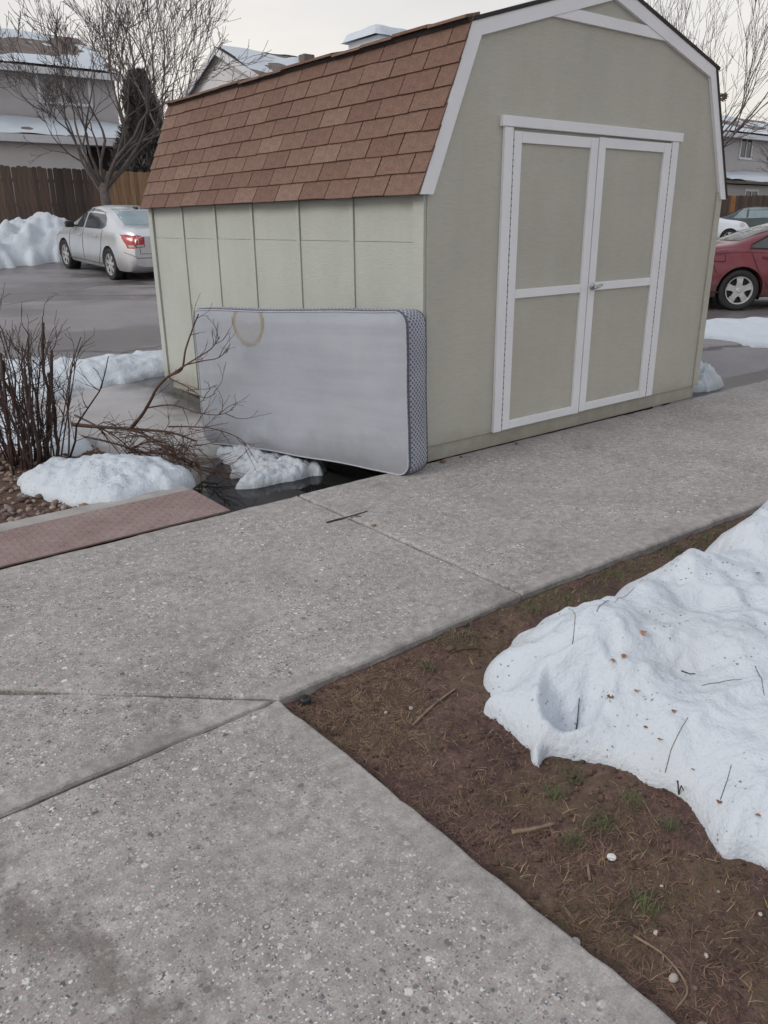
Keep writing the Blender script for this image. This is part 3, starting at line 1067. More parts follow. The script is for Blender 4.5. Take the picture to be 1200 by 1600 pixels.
# melt water along the back edge of the walk to the right of the shed
wt = MB()
rg = [(3.05, 0.02), (9.0, 0.02), (9.0, 0.5), (7.0, 0.62), (5.6, 0.5), (4.6, 0.55), (4.0, 0.42), (3.6, 0.6), (3.15, 0.45)]
wt.v = [(x, y, 0.0) for x, y in rg]
wt.f = [tuple(range(len(rg)))]
p2 = wt.build('gutter_water', M['wet'], None, fix=False)
p2.location = A0 + Vector((0, 0, -0.098))
p2.rotation_euler = (0, 0, YAW)
tag(p2, kind='structure')

# ------------------------------------------------------------------ the shed
W, D = 3.04, 3.86
shed = empty('storage_shed', A0, YAW)
tag(shed, 'beige gambrel garden shed with brown shingles and white double doors', 'shed')
EAVE_U, EAVE_Z, KN_U, KN_Z, RG_Z = -0.072, 1.575, 0.297, 2.457, 2.812
ZB = 0.11
# gable wall
gab = [(0, ZB), (W, ZB), (W, 1.66), (W - 0.36, 2.43), (W / 2, RG_Z - 0.05), (0.36, 2.43), (0, 1.66)]
MB().prism(gab, 'y', -0.016, 0.02).build('front_wall', M['siding'], shed)
MB().prism(gab, 'y', D - 0.02, D + 0.0).build('back_wall', M['siding'], shed)
MB().box(W - 0.02, W + 0.002, 0.021, D - 0.021, 0.0, 1.72).build('right_wall', M['siding'], shed)
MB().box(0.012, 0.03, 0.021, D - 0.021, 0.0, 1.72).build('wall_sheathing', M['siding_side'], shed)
# skirting below the wall
MB().box(0.0, W - 0.004, 0.0, 0.035, 0.003, ZB - 0.002, 0.003).build('skirt_board', M['siding'], shed)
MB().box(0.03, 0.065, 0.04, D - 0.05, -0.085, 0.06, 0.003).build('skirt_board', M['siding_side'], shed)
for v in (0.35, 1.9, 3.45):
    MB().box(0.12, W - 0.1, v - 0.05, v + 0.05, -0.20, -0.06, 0.004).build('skid', M['fence_dark'], shed)
# side wall bays: upper and lower sheet between battens
bv = [0.085, 0.70, 1.33, 1.97, 2.57, 3.18, D - 0.02]
SEAM = 1.315
for i in range(6):
    a, b = bv[i], bv[i + 1]
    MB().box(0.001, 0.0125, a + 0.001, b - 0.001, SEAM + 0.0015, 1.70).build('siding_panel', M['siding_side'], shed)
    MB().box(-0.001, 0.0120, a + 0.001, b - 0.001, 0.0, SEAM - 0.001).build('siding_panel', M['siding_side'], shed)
for i, v in enumerate(bv[1:-1]):
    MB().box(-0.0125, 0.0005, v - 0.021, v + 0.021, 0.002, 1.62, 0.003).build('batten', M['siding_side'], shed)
MB().box(-0.022, 0.0, D - 0.075, D + 0.012, -0.006, 1.62, 0.003).build('corner_board', M['siding_side'], shed)
MB().box(-0.024, 0.0, -0.010, 0.085, 0.0, 1.60, 0.003).build('corner_board', M['siding_side'], shed)
MB().box(W - 0.062, W + 0.012, -0.030, -0.0165, 0.112, 1.62, 0.003).build('corner_board', M['siding'], shed)

# roof: decks, shingles, rake boards
VF, VB = -0.045, D - 0.01


def roof_deck(p, q, th, name='roof_deck', vf=VF):
    (u0, z0), (u1, z1) = p, q
    L = math.hypot(u1 - u0, z1 - z0)
    nu, nz = (z1 - z0) / L * th, -(u1 - u0) / L * th
    sgn = 1 if nz < 0 else -1
    nu, nz = nu * sgn, nz * sgn
    return MB().prism([(u0, z0), (u1, z1), (u1 + nu, z1 + nz), (u0 + nu, z0 + nz)], 'y', vf, VB).build(name, M['roof_dark'], shed)


left_deck = roof_deck((EAVE_U, EAVE_Z), (KN_U, KN_Z), 0.022, vf=-0.0155)
top_l = roof_deck((KN_U - 0.035, KN_Z - 0.004), (W / 2, RG_Z), 0.022)
top_r = roof_deck((W - KN_U + 0.035, KN_Z - 0.004), (W / 2, RG_Z + 0.001), 0.022)
right_deck = roof_deck((W - EAVE_U, EAVE_Z), (W - KN_U, KN_Z), 0.022)

# shingle tabs, each its own piece (tapering slab lying on the course below)
rows = 8
SL = math.hypot(KN_U - EAVE_U, KN_Z - EAVE_Z)
expo = SL / rows
su, sz = (KN_U - EAVE_U) / SL, (KN_Z - EAVE_Z) / SL
nu_, nz_ = -sz, su
rng = random.Random(21)
TW = 0.305


def tab_mesh(w0, hh, bow):
    mb = MB()
    w = w0 - 0.009
    th0, th1 = 0.011, 0.003
    # local: x along the roof length, y up the slope, z out
    xs = [0.0, w * 0.33, w * 0.67, w]
    vs_ = []
    for (yy, zz) in ((0, 0.0), (0, th0), (hh, th1), (hh, 0.0)):
        for k, x in enumerate(xs):
            vs_.append((x, yy + (bow if 0 < k < 3 and yy == 0 else 0), zz + (0.0015 if yy == 0 and k in (0, 3) else 0)))
    fs = []
    for r in range(3):
        for k in range(3):
            fs.append((r * 4 + k, r * 4 + k + 1, (r + 1) * 4 + k + 1, (r + 1) * 4 + k))
    fs += [(0, 4, 8, 12), (3, 15, 11, 7)]
    mb.add(vs_, fs)
    return mb.mesh('shingle', M['shingle'])


full = [tab_mesh(TW, expo + 0.03, b) for b in (0.0, 0.002, -0.0015)]
Rm = Matrix(((0, su, nu_), (-1, 0, 0), (0, sz, nz_)))     # columns: x->-v, y->slope, z->normal
Re = Rm.to_euler()
for r in range(rows):
    off = (r % 2) * TW * 0.5 + rng.uniform(-0.012, 0.012)
    v = VF - 0.012 - off
    s0 = r * expo - 0.012
    while v < VB:
        a, b = max(v, VF - 0.012), min(v + TW, VB + 0.01)
        if b - a > 0.03:
            if b - a > TW - 0.002:
                me = full[rng.randrange(3)]
            else:
                me = tab_mesh(b - a, expo + 0.03, 0.001)
            lift = 0.0015 + rng.uniform(0, 0.0022)
            ds = rng.uniform(-0.003, 0.003)
            o = bpy.data.objects.new('shingle', me)
            u = EAVE_U + su * (s0 + ds) + nu_ * lift
            z = EAVE_Z + sz * (s0 + ds) + nz_ * lift
            o.rotation_euler = (Re.to_matrix() @ Matrix.Rotation(rng.uniform(0.026, 0.036), 3, 'X').inverted()).to_euler()
            o.location = (u + nu_ * 0.006, b, z + nz_ * 0.006)
            link(o, left_deck)
        v += TW
# cap course along the break of the roof, a little lifted and wavy
v = VF + 0.004
i = 0
while v < VB - 0.02:
    L = min(0.315, VB - v)
    dz = 0.012 * math.sin(i * 1.7) * 0.5 + rng.uniform(-0.003, 0.004)
    mb = MB()
    mb.prism([(KN_U - 0.062, KN_Z - 0.012 + dz), (KN_U - 0.058, KN_Z + 0.004 + dz), (KN_U + 0.05, KN_Z + 0.034), (KN_U + 0.05, KN_Z + 0.018)], 'y', v + 0.003, v + L - 0.002)
    mb.build('shingle', M['shingle'], top_l)
    v += L
    i += 1
# snow crust lying on the shallow upper slopes
for side in (0, 1):
    mb = MB()
    ys = np.linspace(VF + 0.01, VB - 0.02, 90)
    us = np.linspace(KN_U + 0.02, W / 2, 26)
    for y in ys:
        for u in us:
            e = min((u - us[0]) / 0.05, 1.0)
            ee = min((y - ys[0]) / 0.04, (ys[-1] - y) / 0.04, 1.0)
            patch = 0.5 + 1.1 * float(fbm(u * 2.0 + side * 9, y * 1.1, 3)) + 0.3
            t = max(0.0, min(1.0, patch)) * 0.016 * math.sqrt(max(e, 0)) * math.sqrt(max(ee, 0))
            z = KN_Z + (RG_Z - KN_Z) * (u - KN_U) / (W / 2 - KN_U) + 0.002 + t
            mb.v.append(((u if side == 0 else W - u), y, z))
    nu2 = len(us)
    for j in range(len(ys) - 1):
        for k in range(nu2 - 1):
            a = j * nu2 + k
            mb.f.append((a, a + 1, a + nu2 + 1, a + nu2))
    mb.build('snow_cover', M['snow_clean'], top_l if side == 0 else top_r, True)

# white rake boards
BW = 0.09


def off_line(p, q, d):
    L = math.hypot(q[0] - p[0], q[1] - p[1])
    n = ((q[1] - p[1]) / L * d, -(q[0] - p[0]) / L * d)
    return (p[0] + n[0], p[1] + n[1]), (q[0] + n[0], q[1] + n[1])


def isect(a, b, c, d):
    den = (a[0] - b[0]) * (c[1] - d[1]) - (a[1] - b[1]) * (c[0] - d[0])
    t = ((a[0] - c[0]) * (c[1] - d[1]) - (a[1] - c[1]) * (c[0] - d[0])) / den
    return (a[0] + t * (b[0] - a[0]), a[1] + t * (b[1] - a[1]))


e0, k0, r0 = (EAVE_U - 0.004, EAVE_Z - 0.006), (KN_U, KN_Z - 0.001), (W / 2, RG_Z - 0.012)
l1 = off_line(e0, k0, BW)
l2 = off_line(k0, r0, BW)
kin = isect(l1[0], l1[1], l2[0], l2[1])
ein = (l1[0][0] + 0.006, e0[1])
ein = isect(l1[0], l1[1], (0, e0[1]), (1, e0[1]))
rin = isect(l2[0], l2[1], (W / 2, 0), (W / 2, 1))
for mir in (0, 1):
    f = (lambda p: p) if not mir else (lambda p: (W - p[0], p[1]))
    MB().prism([f(e0), f(ein), f(kin), f(k0)], 'y', -0.040, -0.0165).build('rake_board', M['trim'], shed)
    MB().prism([f(k0), f(kin), f(rin), f(r0)], 'y', -0.0395, -0.0165).build('rake_board', M['trim'], shed)
# collar board under the peak
zc0, zc1 = 2.545, 2.607
p1 = isect(l2[0], l2[1], (0, zc0), (1, zc0))
p2_ = isect(l2[0], l2[1], (0, zc1), (1, zc1))
MB().prism([(p1[0] + 0.004, zc0), (W - p1[0] - 0.004, zc0), (W - p2_[0] - 0.002, zc1), (p2_[0] + 0.002, zc1)], 'y', -0.036, -0.0165).build('collar_board', M['trim'], shed)

# roof ventilator
vent = MB().box(0.80, 1.12, 1.43, 1.80, 2.56, 2.675, 0.01)
vo_ = vent.build('roof_vent', M['house_trim'], shed)
mb = MB()
for j in range(15):
    for k in range(11):
        fx, fy = k / 10 * 2 - 1, j / 14 * 2 - 1
        q = max(0, 1 - max(abs(fx), abs(fy)) ** 5)
        mb.v.append((0.95 + 0.20 * fx, 1.615 + 0.215 * fy, 2.668 + 0.075 * q ** 0.5 + 0.012 * float(vnoise(fx * 2, fy * 2)) * q))
for j in range(14):
    for k in range(10):
        a = j * 11 + k
        mb.f.append((a, a + 1, a + 12, a + 11))
mb.build('snow_cover', M['snow_clean'], vo_, True)

# double doors and their trim
zt = 1.945
MB().box(0.552, 2.405, -0.046, -0.0165, zt, 2.002, 0.003).build('door_header', M['trim'], shed)
MB().box(0.578, 0.650, -0.040, -0.0165, 0.108, zt - 0.001, 0.003).build('door_jamb', M['trim'], shed)
MB().box(2.288, 2.368, -0.040, -0.0165, 0.118, zt - 0.001, 0.003).build('door_jamb', M['trim'], shed)


def leaf(u0, u1, sag, hinge_left):
    d = empty('door', (0, 0, 0), 0, shed)
    z0, z1 = 0.112 + sag, 1.925 + sag
    f, b = -0.040, -0.0215
    so, si = (0.066, 0.072) if hinge_left else (0.070, 0.082)
    MB().box(u0 + 0.01, u1 - 0.01, -0.0225, -0.0165, z0 + 0.01, z1 - 0.01).build('door_panel', M['siding'], d)
    MB().box(u0, u0 + so, f, b, z0, z1, 0.0025).build('stile', M['trim'], d)
    MB().box(u1 - si, u1, f, b, z0, z1, 0.0025).build('stile', M['trim'], d)
    a, c = u0 + so + 0.001, u1 - si - 0.001
    MB().box(a, c, f + 0.001, b, z1 - 0.062, z1 - 0.001, 0.0025).build('rail', M['trim'], d)
    MB().box(a, c, f + 0.001, b, 0.962 + sag, 1.016 + sag, 0.0025).build('rail', M['trim'], d)
    MB().box(a, c, f + 0.001, b, z0 + 0.001, z0 + 0.056, 0.0025).build('rail', M['trim'], d)
    hu = u0 - 0.003 if hinge_left else u1 + 0.004
    hb = MB()
    k = 0
    z = z0 + 0.03
    while z < z1 - 0.04:
        hb.box(hu - 0.002, hu + 0.002, f - 0.0015, f + 0.004, z, z + 0.012 * rng.uniform(0.5, 1.2))
        z += 0.036
    tag(hb.build('hinge', M['dark_metal'], d), kind='stuff')
    return d


leaf(0.658, 1.452, 0.0, True)
d2 = leaf(1.461, 2.278, 0.006, False)
hd = MB()
hd.lathe([(0.001, -0.052), (0.022, -0.052), (0.024, -0.046), (0.024, -0.040)], 16, 'y')
hd.v = [(x + 1.498, y, z + 0.995) for x, y, z in hd.v]
hd.tube([(1.498, -0.045, 0.995), (1.498, -0.082, 0.995)], 0.008, 8)
hd.tube([(1.470, -0.084, 0.985), (1.498, -0.086, 0.995), (1.53, -0.086, 1.003), (1.556, -0.082, 1.006)], [0.008, 0.011, 0.010, 0.007], 8)
hd.build('handle', M['metal'], d2, True)

# ------------------------------------------------------------------ mattress leaning by the corner
MLEN, MH, MT = 1.875, 0.955, 0.19
mdir = Vector((-1.444, 1.153, 0)).normalized()
mat_p = Vector((0.150, 4.452, 0.006)) + mdir * MLEN - Vector((0, 0, 0.092))
mat_o = empty('mattress', mat_p)
tag(mat_o, 'stained grey single mattress standing on edge against the shed corner', 'mattress')
mx = Vector((-mdir.x, -mdir.y, 0.049)).normalized()
my = Vector((mdir.y, -mdir.x, 0)).normalized()    # thickness direction, away from the viewer
mz = mx.cross(my)
tilt = Matrix.Rotation(R(-2.0), 3, mx)
my, mz = tilt @ my, tilt @ mz
mat_o.matrix_world = Matrix.Translation(mat_p) @ Matrix((mx, my, mz)).transposed().to_4x4()
MR = 0.075


def m_outline(inset=0.0, per=9):
    pts = []
    for (cx, cz, a0) in ((MLEN - MR, MR, -90), (MLEN - MR, MH - MR, 0), (MR, MH - MR, 90), (MR, MR, 180)):
        for k in range(per + 1):
            a = R(a0 + 90 * k / per)
            pts.append((cx + (MR - inset) * math.cos(a), cz + (MR - inset) * math.sin(a)))
    # densify the straight runs
    out = []
    n = len(pts)
    for i in range(n):
        a, b = pts[i], pts[(i + 1) % n]
        L = math.hypot(b[0] - a[0], b[1] - a[1])
        k = max(1, int(L / 0.05))
        for j in range(k):
            t = j / k
            out.append((a[0] + (b[0] - a[0]) * t, a[1] + (b[1] - a[1]) * t))
    return out


def m_warp(x, z):
    """sag of the edges"""
    zz = z - 0.010 * math.sin(math.pi * x / MLEN) * (z / MH) + 0.006 * float(vnoise(x * 3, z * 3 + 4))
    if z < 0.3:
        zz += 0.018 * math.sin(math.pi * min(1, x / MLEN)) * (1 - z / 0.3)
    xx = x + 0.006 * float(vnoise(x * 2 + 9, z * 4))
    return xx, zz


ol = m_outline()


def m_bulge(x, z):
    e = min(x, MLEN - x, z, MH - z)
    q = max(0.0, min(1.0, e / 0.09))
    b = 0.013 * math.sin(q * math.pi / 2)
    # soft diagonal drag folds in the cloth
    s = (x * 0.62 + z * 0.78)
    fold = 1 - abs(math.sin(s * 4.6 + 1.2 * math.sin(z * 3 + x)))
    b += 0.022 * fold ** 2 * q * max(0.0, 1 - abs(x - 1.0) / 0.8) * max(0.15, 1 - z / 0.8)
    s2 = (x * 0.75 - z * 0.66)
    b += 0.016 * (1 - abs(math.sin(s2 * 5.5 + 0.8))) ** 2 * q * max(0.0, 1 - abs(x - 0.45) / 0.5) * max(0.0, 1 - z / 0.6)
    b -= 0.010 * q * math.sin(math.pi * x / MLEN) * math.sin(math.pi * z / MH)
    b += 0.004 * float(fbm(x * 2.2, z * 3.1, 3)) * q
    return b


def face_mesh(front):
    nX, nZ = 76, 40
    bm = bmesh.new()
    P = [(p[0], p[1]) for p in m_outline(0.004)]
    f = bm.faces.new([bm.verts.new((x, 0, z)) for x, z in P])
    for k in range(1, nX):
        bmesh.ops.bisect_plane(bm, geom=bm.verts[:] + bm.edges[:] + bm.faces[:], plane_co=(MLEN * k / nX, 0, 0), plane_no=(1, 0, 0))
    for k in range(1, nZ):
        bmesh.ops.bisect_plane(bm, geom=bm.verts[:] + bm.edges[:] + bm.faces[:], plane_co=(0, 0, MH * k / nZ), plane_no=(0, 0, 1))
    for v in bm.verts:
        b = m_bulge(v.co.x, v.co.z)
        x, z = m_warp(v.co.x, v.co.z)
        v.co = Vector((x, -b if front else MT + b * 0.7, z))
    me = bpy.data.meshes.new('face_panel')
    bmesh.ops.recalc_face_normals(bm, faces=bm.faces[:])
    bm.to_mesh(me)
    bm.free()
    me.polygons.foreach_set('use_smooth', [True] * len(me.polygons))
    me.materials.append(M['ticking'])
    return me


link(bpy.data.objects.new('face_panel', face_mesh(True)), mat_o)
link(bpy.data.objects.new('back_panel', face_mesh(False)), mat_o)
bd = MB()
n = len(ol)
prof = [(0.0, 0.0), (0.012, 0.25), (0.014, 0.5), (0.012, 0.75), (0.0, 1.0)]
cen = (MLEN / 2, MH / 2)
arc = [0.0]
for i in range(n):
    a, b = ol[i], ol[(i + 1) % n]
    arc.append(arc[-1] + math.hypot(b[0] - a[0], b[1] - a[1]))
for i in range(n + 1):
    x, z = ol[i % n]
    a, b = ol[(i - 1) % n], ol[(i + 1) % n]
    t = Vector((b[0] - a[0], b[1] - a[1])).normalized()
    nrm = (t.y, -t.x)
    xw, zw = m_warp(x, z)
    for (o_, f_) in prof:
        bd.v.append((xw + nrm[0] * o_, MT * f_, zw + nrm[1] * o_))
for i in range(n):
    for k in range(4):
        bd.f.append((i * 5 + k, i * 5 + k + 1, (i + 1) * 5 + k + 1, (i + 1) * 5 + k))
bo = bd.build('border', M['border'], mat_o, True)
uvl = bo.data.uv_layers.new(name='UVMap')
for p in bo.data.polygons:
    for li in p.loop_indices:
        vi = bo.data.loops[li].vertex_index
        uvl.data[li].uv = (arc[vi // 5], prof[vi % 5][1] * MT)
for fr, mname in ((-0.002, 'piping_pale'), (MT + 0.002, 'piping')):
    pts = []
    for i in range(n):
        x, z = m_warp(*ol[i])
        pts.append((x, fr, z))
    MB().tube(pts, 0.0045, 6, closed=True).build('piping', M[mname], mat_o, True)
pts = []
for i in range(n):
    x, z = m_warp(*ol[i])
    t = Vector((ol[(i + 1) % n][0] - ol[i - 1][0], ol[(i + 1) % n][1] - ol[i - 1][1])).normalized()
    pts.append((x + t.y * 0.006, 0.012, z - t.x * 0.006))
MB().tube(pts, 0.006, 6, closed=True).build('piping', M['piping'], mat_o, True)


# ------------------------------------------------------------------ branching growth
def grow(mb, p, d, L, r, depth, rng, spread=0.5, up=0.15, wig=0.12, kids=(2, 3), ratio=0.68, sides=5, seg=5, rmin=0.004, tips=None, gap=0.3):
    p = Vector(p)
    d = Vector(d).normalized()
    pts, rad = [p.copy()], [r]
    spots = []
    for i in range(seg):
        d = (d + Vector((rng.gauss(0, wig), rng.gauss(0, wig), rng.gauss(0, wig) + up * 0.3))).normalized()
        p = p + d * (L / seg)
        pts.append(p.copy())
        rad.append(max(rmin, r * (1 - 0.5 * (i + 1) / seg)))
        if (i + 1) / seg > gap:
            spots.append((p.copy(), d.copy(), rad[-1]))
    mb.tube(pts, rad, sides, cap=False)
    if depth <= 0:
        if tips is not None:
            tips.append(p.copy())
        return
    n = rng.randint(*kids) + 1
    for k in range(n):
        if k == 0:
            q, dd, rr = spots[-1]
            nd = (dd + Vector((rng.gauss(0, spread * 0.4), rng.gauss(0, spread * 0.4), up))).normalized()
        else:
            q, dd, rr = spots[rng.randrange(len(spots))]
            a = dd.orthogonal().normalized()
            a = Matrix.Rotation(rng.uniform(0, 6.283), 3, dd) @ a
            nd = (dd + a * rng.uniform(0.7, 1.3) * spread + Vector((0, 0, up))).normalized()
        grow(mb, q, nd, L * ratio * rng.uniform(0.75, 1.2), max(rmin, rr * (0.9 if k == 0 else 0.7)), depth - 1, rng, spread, up, wig, kids, ratio,
             max(3, sides - 1), max(3, seg - 1), rmin, tips, gap)


def spline(pts, per=5):
    P = [Vector(p) for p in pts]
    P = [P[0] * 2 - P[1]] + P + [P[-1] * 2 - P[-2]]
    out = []
    for i in range(1, len(P) - 2):
        p0, p1, p2, p3 = P[i - 1:i + 3]
        for k in range(per):
            t = k / per
            out.append(0.5 * ((2 * p1) + (p2 - p0) * t + (2 * p0 - 5 * p1 + 4 * p2 - p3) * t * t + (3 * p1 - p0 - 3 * p2 + p3) * t ** 3))
    out.append(P[-2])
    return out


def limb(mb, pts, r0, r1, rng, twigs=6, tl=0.18, n=6, spread=0.7, up=0.05):
    s = spline(pts, 5)
    m = len(s)
    mb.tube(s, [r0 + (r1 - r0) * i / (m - 1) for i in range(m)], n)
    for k in range(twigs):
        i = rng.randrange(m // 4, m - 1)
        d = (s[i + 1] - s[i]).normalized()
        a = Matrix.Rotation(rng.uniform(0, 6.283), 3, d) @ d.orthogonal().normalized()
        grow(mb, s[i], d + a * spread, tl * rng.uniform(0.6, 1.4), 0.0034, 1, rng, 0.55, up, 0.16, (1, 2), 0.6, 4, 5, 0.0013)


# broken branch whose curved limb stands up in front of the mattress
rng = random.Random(5)
br = empty('fallen_branch', (-1.76, 5.45, 0.0))
tag(br, 'broken bare branch with one curved limb rising in front of the mattress end', 'branch')
o0 = Vector((-1.76, 5.45, 0.0))


def rel(L):
    return [Vector(p) - o0 for p in L]


mb = MB()
limb(mb, rel([(-2.24, 5.52, 0.085), (-2.05, 5.52, 0.065), (-1.76, 5.45, 0.062), (-1.48, 5.33, 0.065), (-1.28, 5.22, 0.03)]), 0.017, 0.006, rng, 9, 0.2)
mb.build('limb', M['twig'], br, True)
mb = MB()
limb(mb, rel([(-1.80, 5.45, 0.065), (-1.70, 5.44, 0.17), (-1.62, 5.42, 0.28), (-1.57, 5.42, 0.36), (-1.47, 5.38, 0.45), (-1.37, 5.36, 0.50), (-1.335, 5.38, 0.63), (-1.28, 5.42, 0.77), (-1.235, 5.42, 0.86)]), 0.014, 0.0045, rng, 5, 0.13)
mb.build('limb', M['twig'], br, True)
mb = MB()
limb(mb, rel([(-1.45, 5.38, 0.46), (-1.33, 5.33, 0.535), (-1.22, 5.27, 0.60), (-1.13, 5.24, 0.655), (-1.06, 5.20, 0.735)]), 0.007, 0.0025, rng, 6, 0.12)
mb.build('twig', M['twig'], br, True)
mb = MB()
limb(mb, rel([(-1.33, 5.33, 0.535), (-1.2, 5.27, 0.57), (-1.08, 5.2, 0.60), (-0.99, 5.14, 0.67)]), 0.005, 0.002, rng, 4, 0.10)
mb.build('twig', M['twig'], br, True)
mb = MB()
limb(mb, rel([(-1.66, 5.43, 0.22), (-1.45, 5.33, 0.26), (-1.25, 5.18, 0.24), (-1.08, 5.06, 0.25), (-0.97, 5.0, 0.30)]), 0.006, 0.002, rng, 7, 0.16)
mb.build('twig', M['twig'], br, True)
mb = MB()
limb(mb, rel([(-1.5, 5.36, 0.10), (-1.3, 5.15, 0.15), (-1.1, 5.0, 0.17), (-0.92, 4.92, 0.12), (-0.85, 4.88, 0.03)]), 0.006, 0.002, rng, 8, 0.15)
mb.build('twig', M['twig'], br, True)
mb = MB()
limb(mb, rel([(-1.47, 5.38, 0.44), (-1.30, 5.22, 0.40), (-1.17, 5.08, 0.36), (-1.08, 5.02, 0.40)]), 0.005, 0.002, rng, 6, 0.13)
mb.build('twig', M['twig'], br, True)

# brush heaped on the gutter: loose cut branches
brush = [
    ('long thin cut branch lying lowest across the wet gutter', [(-2.25, 5.62, -0.02), (-1.9, 5.4, -0.03), (-1.5, 5.15, -0.08), (-1.12, 4.98, -0.1)]),
    ('cut branch with pale torn end lying nearest the snow mound', [(-1.83, 5.3, 0.11), (-1.62, 5.12, 0.12), (-1.45, 5.0, 0.05), (-1.36, 4.9, -0.02)]),
    ('forked cut twig bundle lying under the mattress end', [(-1.75, 5.25, -0.05), (-1.45, 5.1, -0.03), (-1.2, 4.95, -0.09), (-1.0, 4.82, -0.12)]),
    ('short cut branch pointing toward the bare shrub', [(-2.3, 5.75, 0.1), (-2.12, 5.62, 0.06), (-1.9, 5.45, 0.0), (-1.7, 5.2, -0.06)]),
]
for lb, pts in brush:
    o0 = Vector(pts[1])
    o0.z = -0.1
    b = empty('cut_branch', o0)
    tag(b, lb, 'branch', 'loose branches in the gutter')
    mb = MB()
    limb(mb, rel(pts), 0.009, 0.003, rng, 12, 0.22, up=-0.02)
    mb.build('limb', M['twig'], b, True)
    for k in range(5):
        mb = MB()
        p = Vector(pts[1]).lerp(Vector(pts[-1]), rng.random())
        q = p + Vector((rng.uniform(-0.15, 0.3), rng.uniform(-0.3, 0.15), rng.uniform(-0.04, 0.05)))
        limb(mb, rel([p, p.lerp(q, 0.5) + Vector((0, 0, 0.03)), q]), 0.004, 0.0015, rng, 5, 0.14, 5)
        mb.build('twig', M['twig'], b, True)

# bare shrub with cut-back stems
sh = empty('bare_shrub', (-2.33, 4.93, -0.05))
tag(sh, 'bare dark-stemmed pruned shrub growing from the stone bed', 'shrub')
rng = random.Random(77)
for k in range(52):
    x0 = rng.gauss(0, 0.10)
    y0 = rng.gauss(0, 0.09)
    if k < 4:
        x0 = [0.10, 0.15, -0.05, 0.02][k]
    lean = x0 * 1.2 + rng.gauss(0, 0.10)
    h = rng.uniform(0.5, 0.95)
    if k < 4:
        lean, h = [0.05, 0.02, -0.02, 0.0][k], [0.66, 0.58, 0.74, 0.70][k]
    p = [Vector((x0, y0, 0.0))]
    seg = 6
    for i in range(seg):
        p.append(p[-1] + Vector((lean * h / seg + rng.gauss(0, 0.016), y0 * 0.6 * h / seg + rng.gauss(0, 0.016), h / seg)))
    mb = MB()
    r0 = rng.uniform(0.0045, 0.0085) if k >= 6 else rng.uniform(0.010, 0.014)
    stub = k < 10
    mb.tube(p, [r0 * (1 - (0.15 if stub else 0.6) * i / seg) for i in range(seg + 1)], 6)
    for t in range(rng.randint(4, 8)):
        i = rng.randint(1, seg)
        a = Vector((rng.gauss(0, 1), rng.gauss(0, 1), rng.uniform(0.4, 1.6)))
        grow(mb, p[i], a, rng.uniform(0.08, 0.18), 0.0030, 1, rng, 0.6, 0.22, 0.18, (1, 2), 0.7, 4, 4, 0.0015)
    mb.build('stem', M['stem'], sh, True)
for k, (dx, dy, tx, ty, h) in enumerate([(0.19, 0.0, 0.22, 0.0, 0.60), (0.21, 0.02, 0.27, -0.03, 0.70), (0.17, -0.04, 0.16, -0.1, 0.52)]):
    mb = MB()
    pts = [Vector((dx, dy, 0.02)), Vector((dx + tx * 0.25, dy + ty * 0.3, h * 0.35)), Vector((dx + tx * 0.55, dy + ty * 0.6, h * 0.7)), Vector((dx + tx * 0.8, dy + ty, h)), Vector((dx + tx, dy + ty, h * 1.15))]
    limb(mb, pts, 0.006, 0.002, rng, 6, 0.12)
    mb.build('stem', M['stem'], sh, True)

# ------------------------------------------------------------------ cars
def pinterp(x, pts):
    xs = [p[0] for p in pts]
    ys = [p[1] for p in pts]
    x = np.asarray(x, float)
    out = np.zeros_like(x)
    k = [-0.06, -0.03, 0, 0.03, 0.06]
    for d in k:
        out += np.interp(x + d, xs, ys)
    return out / len(k)


